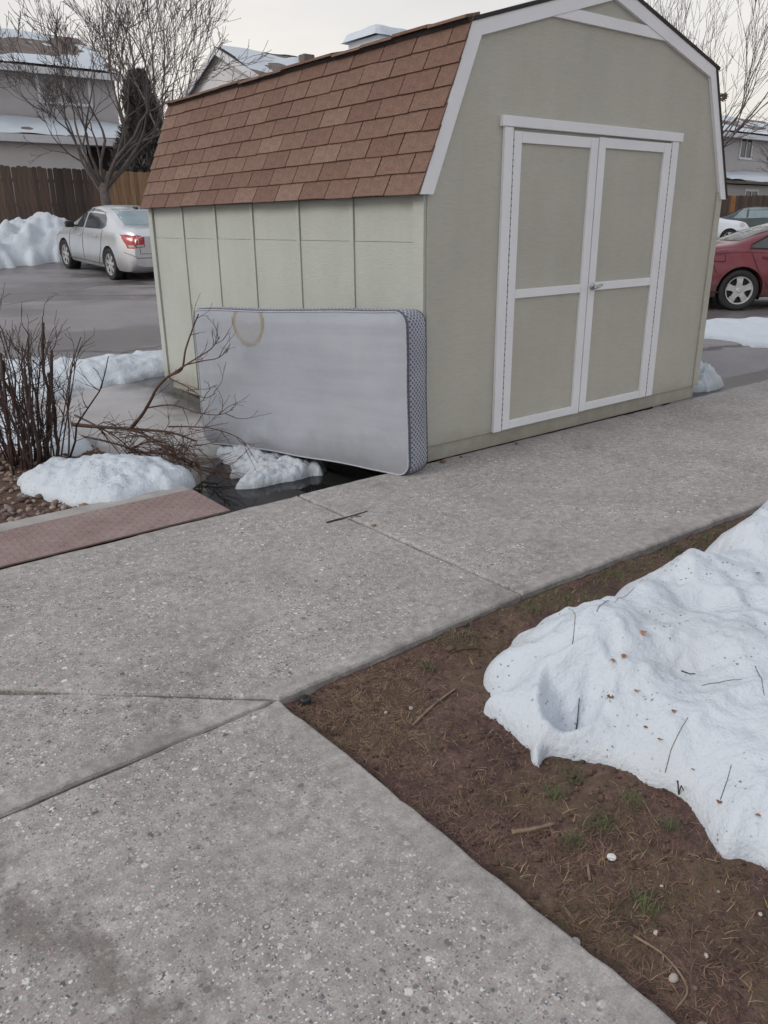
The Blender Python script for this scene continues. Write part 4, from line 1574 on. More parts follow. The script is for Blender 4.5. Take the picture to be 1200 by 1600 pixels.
class Car:
    def __init__(s, root, spec, paint):
        s.root, s.p = root, spec
        hl = spec['len'] / 2
        q = np.linspace(0, 1, 61)
        xs = -hl + 2 * hl * (0.5 - 0.5 * np.cos(np.pi * q)) * 0.35 + 2 * hl * q * 0.65
        xs = -hl + (xs - xs[0]) * (2 * hl) / (xs[-1] - xs[0])
        top = pinterp(xs, spec['top'])
        belt = pinterp(xs, spec['belt'])
        w = spec['w'] / 2
        e = np.clip((hl - np.abs(xs)) / 0.62, 0, 1)
        wb = w * (0.80 + 0.20 * (1 - (1 - e) ** 2.3))
        low = 0.20 + 0.14 * (1 - np.clip((hl - np.abs(xs)) / 0.28, 0, 1)) ** 2
        belt = np.minimum(belt, top - 0.035)
        V = []
        for x, zt, zb, b, zl in zip(xs, top, belt, wb, low):
            g = zt - zb
            k = min(1, max(0, (g - 0.06) / 0.36))
            k = k * k * (3 - 2 * k)
            wr = b * 0.84 * (1 - k) + spec['roofw'] * k
            h = zb - zl
            half = [(0, zl), (b * 0.72, zl), (b * 0.93, zl + 0.03), (b * 0.985, zl + h * 0.16), (b, zl + h * 0.36), (b * 1.0, zl + h * 0.56), (b * 0.985, zl + h * 0.74),
                    (b * 0.972, zl + h * 0.86), (b * 0.955, zl + h * 0.95), (b * 0.925, zb + g * 0.04)]
            for t in (0.2, 0.4, 0.6, 0.78):
                half.append((b * 0.91 * (1 - t) + wr * t + 0.022 * math.sin(t * math.pi) * k, zb + (g - 0.035) * (0.04 + 0.96 * t)))
            half += [(wr * 0.955, zt - 0.045 * k - 0.022), (wr * 0.86, zt - 0.022 * k - 0.008), (wr * 0.6, zt - 0.006), (wr * 0.3, zt), (0, zt)]
            V.append([(x, y, z) for y, z in half] + [(x, -y, z) for y, z in half[-2:0:-1]])
        n = len(V[0])
        mb = MB()
        for ring in V:
            mb.v += ring
        for i in range(len(V) - 1):
            for k in range(n):
                k2 = (k + 1) % n
                mb.f.append((i * n + k, i * n + k2, (i + 1) * n + k2, (i + 1) * n + k))
        mb.f.append(tuple(range(n)))
        mb.f.append(tuple((len(V) - 1) * n + k for k in range(n - 1, -1, -1)))
        body = mb.build('body', paint, root, True)
        s.bvh0 = BVHTree.FromPolygons([v.co.copy() for v in body.data.vertices], [tuple(p.vertices) for p in body.data.polygons])
        # wheel openings
        cut = MB()
        wr_ = spec['wheel'] + 0.055
        for ax in spec['axles']:
            for sd in (-1, 1):
                c = MB().lathe([(0.001, 0.0), (wr_, 0.0), (wr_, 0.42), (0.001, 0.42)], 36, 'y')
                cut.add([(x + ax, sd * (w - 0.25) + (y if sd > 0 else -y), z + spec['wheel']) for x, y, z in c.v], c.f)
        co = cut.build('cutter', None, None)
        md = body.modifiers.new('b', 'BOOLEAN')
        md.operation = 'DIFFERENCE'
        md.object = co
        md.solver = 'EXACT'
        dg = bpy.context.evaluated_depsgraph_get()
        me = bpy.data.meshes.new_from_object(body.evaluated_get(dg))
        body.modifiers.clear()
        body.data = me
        bpy.data.objects.remove(co)
        for p in me.polygons:
            p.use_smooth = True
        try:
            me.set_sharp_from_angle(angle=R(38))
        except Exception:
            pass
        s.body = body
        # liners and wheels
        for ax in spec['axles']:
            for sd in (-1, 1):
                L = MB().lathe([(0.001, w - 0.246), (wr_ + 0.002, w - 0.246), (wr_ + 0.002, w - 0.05)], 30, 'y')
                L.v = [(x + ax, sd * y, z + spec['wheel']) for x, y, z in L.v if True]
                L.f = [f for f in L.f if max(L.v[i][2] for i in f) > 0.22]
                L.build('wheel_liner', M['black'], root)
                s.wheel(ax, sd, w)

    def wheel(s, ax, sd, w):
        r = s.p['wheel']
        rr = r * 0.69
        t = MB().lathe([(rr, -0.09), (r * 0.9, -0.10), (r * 0.985, -0.085), (r, -0.05), (r, 0.05), (r * 0.985, 0.085), (r * 0.9, 0.10), (rr, 0.085), (rr * 0.97, 0.03)], 36, 'y')
        o = t.build('wheel', M['rubber'], s.root, True, loc=(ax, sd * (w - 0.105), r))
        if sd < 0:
            o.rotation_euler = (0, 0, math.pi)
        rm = MB().lathe([(rr * 0.985, 0.084), (rr, 0.092), (rr * 0.93, 0.088), (rr * 0.90, 0.055)], 36, 'y')
        rm.lathe([(0.001, 0.088), (rr * 0.15, 0.088), (rr * 0.2, 0.074), (rr * 0.24, 0.05)], 20, 'y')
        ns = s.p['spokes']
        for k in range(ns):
            a = 2 * math.pi * k / ns + 0.3
            ca, sa = math.cos(a), math.sin(a)
            w0, w1 = rr * (1.35 / ns), rr * (1.05 / ns)
            pts = []
            for (rad, wd, y) in ((rr * 0.12, w0, 0.078), (rr * 0.55, w1 * 0.9, 0.082), (rr * 0.92, w1 * 1.25, 0.078)):
                for yy in (y, y - 0.03):
                    for sg in (-1, 1):
                        pts.append((ca * rad - sa * sg * wd, yy, sa * rad + ca * sg * wd))
            b = [(0, 1, 5, 4), (4, 5, 9, 8), (0, 4, 6, 2), (4, 8, 10, 6), (1, 3, 7, 5), (5, 7, 11, 9), (8, 9, 11, 10)]
            rm.add(pts, b)
        rm.build('rim', M['alloy'], o)
        MB().lathe([(0.001, 0.02), (rr * 0.97, 0.02)], 24, 'y').build('brake_disc', M['black'], o)

    def patch(s, name, poly, axis, m, off=0.004, res=0.06, flip=1, parent=None):
        """a panel of the given outline laid on the body; axis 'side' uses (x,z), 'rear' (y,z), 'top' (x,y)"""
        bm = bmesh.new()
        if axis == 'side':
            mk = lambda a, b: Vector((a, flip * 3, b))
            dr = Vector((0, -flip, 0))
            ia, ib = 0, 2
        elif axis == 'rear':
            mk = lambda a, b: Vector((flip * 5, a, b))
            dr = Vector((-flip, 0, 0))
            ia, ib = 1, 2
        else:
            mk = lambda a, b: Vector((a, b, 4))
            dr = Vector((0, 0, -1))
            ia, ib = 0, 1
        bm.faces.new([bm.verts.new(mk(a, b)) for a, b in poly])
        for ii, idx in ((ia, 0), (ib, 1)):
            lo = min(p[idx] for p in poly)
            hi = max(p[idx] for p in poly)
            k = lo + res
            while k < hi:
                co = [0, 0, 0]
                no = [0, 0, 0]
                co[ii] = k
                no[ii] = 1
                bmesh.ops.bisect_plane(bm, geom=bm.verts[:] + bm.edges[:] + bm.faces[:], plane_co=co, plane_no=no)
                k += res
        kill = []
        for v in bm.verts:
            h = s.bvh0.ray_cast(v.co, dr)
            if h[0] is None:
                kill.append(v)
            else:
                nn = h[1]
                if nn.dot(dr) > 0:
                    nn = -nn
                v.co = h[0] + nn * off
        bmesh.ops.delete(bm, geom=kill, context='VERTS')
        bmesh.ops.recalc_face_normals(bm, faces=bm.faces[:])
        me = bpy.data.meshes.new(name)
        bm.to_mesh(me)
        bm.free()
        me.polygons.foreach_set('use_smooth', [True] * len(me.polygons))
        me.materials.append(m)
        return link(bpy.data.objects.new(name, me), parent or s.root)

    def strip(s, name, pts, axis, m, wd=0.008, flip=1, off=0.003):
        """thin seam laid along a polyline on the body"""
        mb = MB()
        P = []
        for i in range(len(pts) - 1):
            a, b = Vector(pts[i]), Vector(pts[i + 1])
            k = max(1, int((b - a).length / 0.06))
            for j in range(k):
                P.append(a.lerp(b, j / k))
        P.append(Vector(pts[-1]))
        Q = []
        for p in P:
            if axis == 'side':
                o_, d_ = Vector((p.x, flip * 3, p.y)), Vector((0, -flip, 0))
            else:
                o_, d_ = Vector((flip * 5, p.x, p.y)), Vector((-flip, 0, 0))
            h = s.bvh0.ray_cast(o_, d_)
            if h[0] is not None:
                Q.append(h[0] - d_ * off)
        if len(Q) > 1:
            mb.tube(Q, wd / 2, 4)
            return mb.build(name, m, s.root)

    def mirror(s, sd, xz, length=0.1):
        mb = MB()
        x, y, z = xz
        c = MB().box(-0.06, 0.06, 0.0, 0.19, -0.065, 0.075, 0.03)
        mb.add([(a + x, sd * (b + y), d + z) for a, b, d in c.v], c.f)
        mb.tube([(x, sd * (y - 0.06), z - 0.03), (x, sd * (y + 0.03), z - 0.02)], 0.02, 6)
        mb.build('mirror', M['black'], s.root, True)


sed = dict(len=4.58, w=1.79, roofw=0.585, wheel=0.325, axles=(-1.30, 1.385), spokes=7,
           top=[(-2.29, 0.92), (-2.20, 1.06), (-1.98, 1.105), (-1.70, 1.11), (-1.40, 1.245), (-1.02, 1.395), (-0.6, 1.455), (-0.1, 1.472), (0.35, 1.43), (0.7, 1.30), (1.25, 1.04), (1.5, 1.0), (1.95, 0.92), (2.2, 0.80), (2.29, 0.62)],
           belt=[(-2.29, 0.88), (-1.7, 0.99), (-0.5, 0.955), (0.9, 0.90), (1.6, 0.84), (2.2, 0.70), (2.29, 0.56)])

# silver saloon, seen from its rear left quarter
c1 = empty('parked_car', (0, 0, 0))
tag(c1, 'silver sedan parked by the wooden fence with its red tail light toward us', 'car', 'parked cars')
hd1 = R(129.5)
rear1 = Vector((-5.73, 17.58, 0.335))
c1.rotation_mode = 'XYZ'
car = Car(c1, sed, M['silver'])
for sd in (1, -1):
    car.patch('side_window', [(0.72, 0.985), (0.22, 0.99), (0.20, 1.385), (0.30, 1.375), (0.52, 1.26)], 'side', M['car_glass'], flip=sd)
    car.patch('side_window', [(0.13, 0.99), (-0.86, 1.01), (-1.03, 1.08), (-0.93, 1.22), (-0.72, 1.335), (-0.3, 1.385), (0.11, 1.39)], 'side', M['car_glass'], flip=sd)
    car.strip('door_seam', [(0.98, 0.32), (0.96, 0.9), (0.80, 0.97)], 'side', M['black'], flip=sd)
    car.strip('door_seam', [(0.12, 0.30), (0.16, 0.97)], 'side', M['black'], flip=sd)
    car.strip('door_seam', [(-0.72, 0.32), (-0.92, 0.62), (-0.95, 0.99)], 'side', M['black'], flip=sd)
    car.strip('sill_line', [(1.0, 0.31), (-0.9, 0.31)], 'side', M['black'], 0.014, flip=sd)
    car.strip('door_handle', [(0.36, 0.845), (0.22, 0.85)], 'side', M['silver'], 0.045, flip=sd, off=0.012)
    car.strip('door_handle', [(-0.58, 0.865), (-0.73, 0.87)], 'side', M['silver'], 0.045, flip=sd, off=0.012)
    car.patch('tail_light', [(-1.93, 0.90), (-1.97, 0.96), (-2.27, 0.955), (-2.28, 0.70), (-2.14, 0.72)], 'side', M['tail'], 0.006, 0.04, flip=sd)
    car.patch('tail_light', [(sd * 0.50, 0.735), (sd * 0.50, 0.93), (sd * 0.83, 0.955), (sd * 0.80, 0.70)], 'rear', M['tail'], 0.007, 0.04, flip=-1)
    car.strip('lens_gap', [(sd * 0.62, 0.73), (sd * 0.64, 0.94)], 'rear', M['silver'], 0.012, -1, 0.01)
    car.patch('reverse_lens', [(sd * 0.52, 0.742), (sd * 0.52, 0.785), (sd * 0.78, 0.765), (sd * 0.78, 0.722)], 'rear', M['lens'], 0.010, 0.05, flip=-1)
    car.mirror(sd, (0.74, 0.83, 1.03))
    car.patch('headlight', [(2.0, 0.68), (1.75, 0.80), (2.1, 0.82), (2.24, 0.70)], 'side', M['lens'], 0.005, 0.05, flip=sd)
car.patch('rear_window', [(-0.62, 1.125), (0.62, 1.125), (0.50, 1.41), (-0.50, 1.41)], 'rear', M['rear_glass'], 0.005, flip=-1)
car.patch('windscreen', [(0.62, -0.50), (1.22, -0.66), (1.22, 0.66), (0.62, 0.50)], 'top', M['car_glass'], 0.005)
car.patch('number_plate', [(-0.17, 0.77), (0.17, 0.77), (0.17, 0.90), (-0.17, 0.90)], 'rear', M['house_trim'], 0.012, flip=-1)
car.strip('boot_seam', [(-0.62, 0.98), (-0.60, 0.60), (0.60, 0.60), (0.62, 0.98)], 'rear', M['black'], 0.01, -1)
car.strip('bumper_seam', [(-0.84, 0.62), (-0.66, 0.52), (0.66, 0.52), (0.84, 0.62)], 'rear', M['black'], 0.012, -1)
MB().box(-0.92, -0.74, -0.035, 0.035, 1.40, 1.455, 0.015).build('roof_aerial', M['black'], c1)
# stand it on its wheels on the rising lot
dirv = Vector((math.cos(hd1), math.sin(hd1), 0.055)).normalized()
lef = Vector((-math.sin(hd1), math.cos(hd1), 0.0))
upv = dirv.cross(lef)
mw = Matrix((dirv, lef, upv)).transposed().to_4x4()
c1.matrix_world = Matrix.Translation(rear1 - mw.to_3x3() @ Vector((-1.30, 0.80, 0.0))) @ mw

# maroon saloon half hidden by the shed
red = dict(sed, len=4.75, w=1.80, wheel=0.33, axles=(-1.36, 1.42), spokes=5,
           top=[(-2.37, 0.84), (-2.30, 0.99), (-2.05, 1.04), (-1.70, 1.06), (-1.45, 1.09), (-1.0, 1.28), (-0.60, 1.395), (-0.25, 1.44), (0.0, 1.455), (0.45, 1.41), (0.8, 1.27), (1.35, 1.02), (1.6, 0.98), (2.05, 0.90), (2.28, 0.78), (2.37, 0.6)],
           belt=[(-2.37, 0.84), (-1.7, 0.985), (-0.5, 0.94), (0.9, 0.89), (1.6, 0.83), (2.2, 0.70), (2.37, 0.55)])
c2 = empty('parked_car', (0, 0, 0))
tag(c2, 'dark red sedan with five-spoke wheels half hidden behind the shed', 'car', 'parked cars')
car = Car(c2, red, M['maroon'])
for sd in (1, -1):
    car.patch('side_window', [(0.75, 0.97), (0.15, 0.98), (0.13, 1.36), (0.30, 1.355), (0.55, 1.24)], 'side', M['car_glass'], flip=sd)
    car.patch('side_window', [(0.06, 0.985), (-0.95, 1.0), (-1.20, 1.01), (-1.18, 1.05), (-0.92, 1.18), (-0.5, 1.32), (0.04, 1.37)], 'side', M['car_glass'], flip=sd)
    car.strip('window_frame', [(0.06, 0.97), (-1.23, 1.0), (-1.21, 1.06), (-0.92, 1.20), (-0.5, 1.34), (0.05, 1.385)], 'side', M['black'], 0.03, flip=sd)
    car.strip('door_seam', [(0.05, 0.30), (0.09, 0.97)], 'side', M['black'], flip=sd)
    car.strip('door_seam', [(-0.86, 0.32), (-1.10, 0.66), (-1.26, 1.0)], 'side', M['black'], 0.014, flip=sd)
    car.strip('door_seam', [(0.98, 0.30), (0.98, 0.9)], 'side', M['black'], flip=sd)
    car.strip('door_handle', [(-0.84, 0.85), (-1.04, 0.86)], 'side', M['maroon'], 0.05, flip=sd, off=0.015)
    car.strip('door_handle', [(0.28, 0.84), (0.10, 0.845)], 'side', M['maroon'], 0.05, flip=sd, off=0.015)
    car.strip('side_trim', [(-0.9, 0.60), (1.0, 0.60)], 'side', M['alloy'], 0.02, flip=sd)
    car.patch('tail_light', [(-2.12, 0.72), (-2.14, 0.93), (-2.34, 0.93), (-2.35, 0.72)], 'side', M['tail'], 0.005, 0.05, flip=sd)
    car.mirror(sd, (0.78, 0.83, 1.01))
car.patch('fuel_flap', [(-1.66, 0.80), (-1.66, 0.91), (-1.83, 0.91), (-1.83, 0.80)], 'side', M['maroon'], 0.006, 0.05, flip=-1)
car.strip('bumper_seam', [(-1.78, 0.62), (-1.84, 0.74), (-2.2, 0.79), (-2.3, 0.79)], 'side', M['black'], 0.014, flip=-1)
car.strip('flap_seam', [(-1.66, 0.80), (-1.66, 0.91), (-1.83, 0.91), (-1.83, 0.80), (-1.66, 0.80)], 'side', M['black'], 0.012, flip=-1, off=0.008)
for sd in (1, -1):
    car.strip('arch_lip', [(-1.36 + 0.395 * math.cos(R(q)), 0.33 + 0.395 * math.sin(R(q))) for q in range(8, 173, 8)], 'side', M['maroon'], 0.03, flip=sd, off=0.004)
    car.strip('shoulder_crease', [(1.9, 0.80), (0.0, 0.90), (-1.4, 0.945), (-2.2, 0.93)], 'side', M['maroon'], 0.02, flip=sd, off=0.002)
car.strip('bumper_seam', [(-1.70, 0.30), (-2.3, 0.34)], 'side', M['black'], 0.03, flip=-1)
car.patch('rear_window', [(-0.60, 1.115), (0.60, 1.115), (0.48, 1.40), (-0.48, 1.40)], 'rear', M['car_glass'], 0.005, flip=-1)
car.patch('windscreen', [(0.70, -0.50), (1.32, -0.66), (1.32, 0.66), (0.70, 0.50)], 'top', M['car_glass'], 0.005)
hd2 = R(-3)
mw = Matrix.Rotation(hd2, 4, 'Z')
c2.matrix_world = Matrix.Translation(Vector((6.05, 13.80, -0.035)) - mw.to_3x3() @ Vector((-1.36, -0.80, 0))) @ mw

# retro white hatchback far behind
wh = dict(sed, len=4.29, w=1.70, roofw=0.58, wheel=0.315, axles=(-1.27, 1.34), spokes=5,
          top=[(-2.14, 1.0), (-2.05, 1.3), (-1.85, 1.47), (-1.2, 1.58), (-0.5, 1.60), (0.15, 1.56), (0.45, 1.44), (0.95, 1.10), (1.2, 1.04), (1.7, 0.98), (2.0, 0.90), (2.14, 0.70)],
          belt=[(-2.14, 0.9), (-1.0, 0.98), (0.9, 0.96), (1.6, 0.86), (2.0, 0.74), (2.14, 0.6)])
c3 = empty('parked_car', (0, 0, 0))
tag(c3, 'white rounded hatchback with upright grille parked behind the maroon car', 'car', 'parked cars')
car = Car(c3, wh, M['white_car'])
for sd in (1, -1):
    car.patch('side_window', [(0.75, 1.02), (-0.1, 1.02), (-0.1, 1.46), (0.2, 1.45)], 'side', M['car_glass'], flip=sd)
    car.patch('side_window', [(-0.2, 1.02), (-1.1, 1.04), (-1.05, 1.45), (-0.2, 1.47)], 'side', M['car_glass'], flip=sd)
    car.patch('headlight', [(1.70, 0.76), (1.72, 0.88), (1.86, 0.90), (1.93, 0.80), (1.85, 0.72)], 'side', M['lens'], 0.015, 0.04, flip=sd)
    car.patch('bumper', [(1.62, 0.42), (1.62, 0.58), (2.12, 0.60), (2.12, 0.42)], 'side', M['rubber'], 0.02, 0.05, flip=sd)
    car.strip('door_seam', [(0.85, 0.3), (0.85, 1.0)], 'side', M['black'], flip=sd)
car.patch('windscreen', [(0.45, -0.52), (0.98, -0.66), (0.98, 0.66), (0.45, 0.52)], 'top', M['car_glass'], 0.006)
for k in range(5):
    y = -0.2 + 0.1 * k
    car.strip('grille_bar', [(y, 0.62), (y, 0.86)], 'rear', M['black'], 0.05, 1, 0.006)
hd3 = R(-14)
mw = Matrix.Rotation(hd3, 4, 'Z')
c3.matrix_world = Matrix.Translation((13.65, 36.3, float(zg(14.2, 36.3)) + 0.02)) @ mw

c4 = empty('parked_car', (0, 0, 0))
tag(c4, 'dark green sedan parked farthest, in front of the orange fence picket', 'car', 'parked cars')
car = Car(c4, dict(sed, spokes=6), M['green_car'])
for sd in (1, -1):
    car.patch('side_window', [(0.72, 0.985), (0.22, 0.99), (0.20, 1.385), (0.30, 1.375), (0.52, 1.26)], 'side', M['rear_glass'], flip=sd)
    car.patch('side_window', [(0.13, 0.99), (-0.86, 1.01), (-1.03, 1.08), (-0.93, 1.22), (-0.72, 1.335), (-0.3, 1.385), (0.11, 1.39)], 'side', M['rear_glass'], flip=sd)
    car.strip('window_frame', [(0.16, 0.98), (-0.9, 1.0), (-1.05, 1.08), (-0.93, 1.235), (-0.72, 1.35), (-0.3, 1.40), (0.3, 1.40), (0.75, 0.98), (0.16, 0.98)], 'side', M['alloy'], 0.025, flip=sd)
    car.patch('tail_light', [(-2.05, 0.75), (-2.05, 0.93), (-2.28, 0.93), (-2.28, 0.75)], 'side', M['tail'], 0.006, 0.05, flip=sd)
car.patch('rear_window', [(-0.62, 1.125), (0.62, 1.125), (0.50, 1.41), (-0.50, 1.41)], 'rear', M['rear_glass'], 0.005, flip=-1)
car.patch('windscreen', [(0.62, -0.50), (1.22, -0.66), (1.22, 0.66), (0.62, 0.50)], 'top', M['car_glass'], 0.005)
mw = Matrix.Rotation(R(158), 4, 'Z')
c4.matrix_world = Matrix.Translation((17.6, 39.8, float(zg(17.6, 39.8)) + 0.06)) @ mw


# ------------------------------------------------------------------ fences
def fence(label, p0, dirn, n, pitch, h, base, mfun, cat='fence', seed=1):
    r = random.Random(seed)
    f = empty('wooden_fence', (p0[0], p0[1], base), math.atan2(dirn[1], dirn[0]))
    tag(f, label, cat)
    me = {}
    for i in range(n):
        m = mfun(i)
        hh = h + (r.uniform(-0.02, 0.02))
        w = pitch - 0.004
        key = (m.name, i % 3)
        if key not in me:
            mb = MB()
            mb.prism([(0, 0), (w, 0), (w, h - 0.025), (w - 0.03, h), (0.03, h), (0, h - 0.025)], 'y', -0.01, 0.01)
            me[key] = mb.mesh('picket', m)
        inst('picket', me[key], f, (i * pitch, r.uniform(-0.005, 0.005), hh - h), (r.uniform(-0.008, 0.008), r.uniform(-0.008, 0.008), 0))
    for z in (0.35, h / 2, h - 0.35):
        MB().box(0, n * pitch, 0.011, 0.05, z - 0.045, z + 0.045).build('rail', M['fence_dark'], f)
    for i in range(0, n, 17):
        MB().box(i * pitch - 0.045, i * pitch + 0.045, 0.0505, 0.14, 0, h + 0.02).build('post', M['fence_dark'], f)
    return f


fd = Vector((0.72, 0.69)).normalized()
fence('weathered dark picket fence behind the silver car and snow berm', (-13.2, 20.15), fd, 50, 0.142, 1.95, 1.03, lambda i: M['fence_dark'], seed=2)
p1_ = Vector((-13.2, 20.15)) + fd * (50 * 0.142)
fence('newer golden picket fence section left of the shed roof', (p1_.x + 0.02, p1_.y + 0.02), fd, 40, 0.142, 1.92, 1.03, lambda i: M['fence_new'], seed=3)
fence('dark picket fence with one orange picket behind the parked cars', (14.6, 41.0), (0.90, 0.44), 70, 0.15, 1.85, 0.72, lambda i: M['picket_orange'] if i in (23, 24) else M['fence_dark'], seed=4)


# ------------------------------------------------------------------ houses
def window(parent, x0, x1, z0, z1, y=0.0, mull=1, pane='far_glass'):
    w = empty('window', (0, 0, 0), 0, parent)
    fr = MB()
    t = 0.10
    fr.box(x0 - t, x1 + t, y - 0.05, y - 0.003, z1, z1 + t).box(x0 - t, x1 + t, y - 0.07, y - 0.003, z0 - t, z0 - 0.001)
    fr.box(x0 - t, x0 - 0.001, y - 0.048, y - 0.003, z0, z1 - 0.001).box(x1 + 0.001, x1 + t, y - 0.048, y - 0.003, z0, z1 - 0.001)
    for k in range(mull):
        xm = x0 + (x1 - x0) * (k + 1) / (mull + 1)
        fr.box(xm - 0.03, xm + 0.03, y - 0.040, y - 0.012, z0 + 0.001, z1 - 0.002)
    fr.build('frame', M['house_trim'], w)
    MB().box(x0, x1, y - 0.011, y - 0.004, z0, z1).build('pane', M[pane], w)
    return w


def gable_house(label, origin, rz, L, Wd, base, eave, ridge, wallm, snow=0.5, ov=0.45, group=None):
    """long side along local x (front at y=0), ridge parallel to x"""
    h = empty('house', (origin[0], origin[1], base), rz)
    tag(h, label, 'house', group)
    e, rg = eave - base, ridge - base
    MB().prism([(0, 0), (Wd, 0), (Wd, e), (Wd / 2, rg - 0.12), (0, e)], 'x', 0, L).build('wall', wallm, h)
    sl = (rg - e) / (Wd / 2)
    for sd in (0, 1):
        f = (lambda y: y) if not sd else (lambda y: Wd - y)
        ye, ze = -ov, e - ov * sl
        P = [(f(ye), ze), (f(Wd / 2), rg), (f(Wd / 2), rg - 0.1), (f(ye), ze - 0.1)]
        ro = MB().prism(P, 'x', -0.2, L + 0.2).build('roof', M['roof_far'], h)
        if snow > 0:
            mb = MB()
            nx, ny = 70, 26
            for i in range(nx + 1):
                for j in range(ny + 1):
                    x = -0.17 + (L + 0.34) * i / nx
                    y = ye + 0.02 + (Wd / 2 - ye - 0.05) * j / ny
                    z = ze + (rg - ze) * (y - ye) / (Wd / 2 - ye)
                    q = float(fbm(x * 0.35 + rz * 9 + sd * 5, y * 0.55, 4)) * 0.9 + (snow - 0.5) * 1.4 + 0.35 * (0.55 - j / ny)
                    t = max(-0.035, min(0.09, q * 0.25))
                    mb.v.append((x, f(y), z + t))
            for i in range(nx):
                for j in range(ny):
                    a = i * (ny + 1) + j
                    mb.f.append((a, a + 1, a + ny + 2, a + ny + 1))
            mb.build('snow_cover', M['snow_clean'], ro, True)
        # eaves fascia and rake fascia
        MB().box(-0.2, L + 0.2, min(f(ye), f(ye - 0.04)), max(f(ye), f(ye - 0.04)), ze - 0.22, ze - 0.002).build('fascia', M['house_trim'], h)
        for x0 in (-0.25, L + 0.202):
            MB().prism([(f(ye), ze - 0.01), (f(Wd / 2), rg - 0.01), (f(Wd / 2), rg - 0.26), (f(ye), ze - 0.24)], 'x', x0, x0 + 0.048).build('fascia', M['house_trim'], h)
    return h


# left house: two storeys, with a lower roof along its front
hx, hy = -13.55, 32.0
hL = gable_house('two storey grey house behind the fence on the left', (hx - 9 * DV.x - 0.1 , hy - 9 * DV.y), YAW, 13.2, 8.0, 1.1, 7.1, 8.85, M['house_grey'], 0.50)
window(hL, 10.3, 12.1, 4.75, 5.75, pane='blind')
window(hL, 6.0, 7.6, 4.7, 5.75)
window(hL, 2.0, 3.6, 4.7, 5.75)
lean = MB().prism([(-2.1, 3.38), (0.0, 4.10), (0.0, 3.98), (-2.1, 3.26)], 'x', -0.4, 13.5).build('porch_roof', M['roof_far'], hL)
mb = MB()
for i in range(71):
    for j in range(13):
        x = -0.35 + 13.8 * i / 70
        y = -2.08 + 2.0 * j / 12
        t = max(-0.03, min(0.1, 0.05 + 0.2 * float(fbm(x * 0.5, y * 0.8 + 3, 3))))
        mb.v.append((x, y, 3.38 + 0.72 * (y + 2.1) / 2.1 + t))
for i in range(70):
    for j in range(12):
        a = i * 13 + j
        mb.f.append((a, a + 1, a + 14, a + 13))
mb.build('snow_cover', M['snow_clean'], lean, True)
MB().box(-0.4, 13.5, -2.16, -2.105, 3.12, 3.37).build('fascia', M['house_trim'], hL)
MB().box(0.0, 10.9, -1.8, -0.01, 0.0, 3.255).build('garage_wall', M['house_white'], hL)
MB().box(10.905, 11.1, -1.85, -1.70, 0.0, 3.25).build('corner_post', M['house_trim'], hL)
MB().box(11.101, 13.2, -0.5, -0.012, 0.0, 3.2).build('porch_shade_block', M['roof_dark'], hL)  # near-black solid box painted as the shade inside the opening

# middle house: only its gable and snowy roof rise above the shed
gP = Vector((-6.05, 34.0))
Wm = 8.4
org = gP + Vector((EV.x, EV.y)) * (-Wm / 2)
hM = gable_house('pale house whose gable peak and snowy roof rise above the shed roof', (org.x, org.y), YAW, 11, Wm, 1.2, 5.95, 7.75, M['house_white'], 0.72, 0.5)
for k, (x, y) in enumerate(((3.4, 3.4), (7.6, 3.6))):
    z = 4.75 + 1.8 * y / (Wm / 2)
    MB().box(x - 0.25, x + 0.25, y - 0.22, y + 0.22, z - 0.1, z + 0.32, 0.03).build('roof_vent', M['roof_far'], hM)

# right house
hR = gable_house('grey house with snowy roof behind bare trees on the right', (17.48 - 4 * DV.x, 45.0 - 4 * DV.y), YAW, 16, 8, 0.9, 5.85, 7.3, M['house_grey'], 0.55)
for x in (2.0, 6.6, 10.5):
    window(hR, x, x + 1.1, 3.7, 4.6)
le2 = MB().prism([(-2.0, 2.35), (0.0, 2.95), (0.0, 2.83), (-2.0, 2.23)], 'x', -0.4, 16.3).build('porch_roof', M['roof_far'], hR)
mb = MB()
for i in range(61):
    for j in range(11):
        x = -0.35 + 16.6 * i / 60
        y = -1.98 + 1.9 * j / 10
        t = max(-0.03, min(0.1, 0.02 + 0.25 * float(fbm(x * 0.4 + 7, y * 0.8 + 3, 3))))
        mb.v.append((x, y, 2.35 + 0.6 * (y + 2.0) / 2.0 + t))
for i in range(60):
    for j in range(10):
        a = i * 11 + j
        mb.f.append((a, a + 1, a + 12, a + 11))
mb.build('snow_cover', M['snow_clean'], le2, True)
MB().box(0.0, 16, -1.7, -0.01, 0.0, 2.2).build('garage_wall', M['house_grey'], hR)
window(hR, 4.6, 5.8, 1.0, 1.9, -1.7)


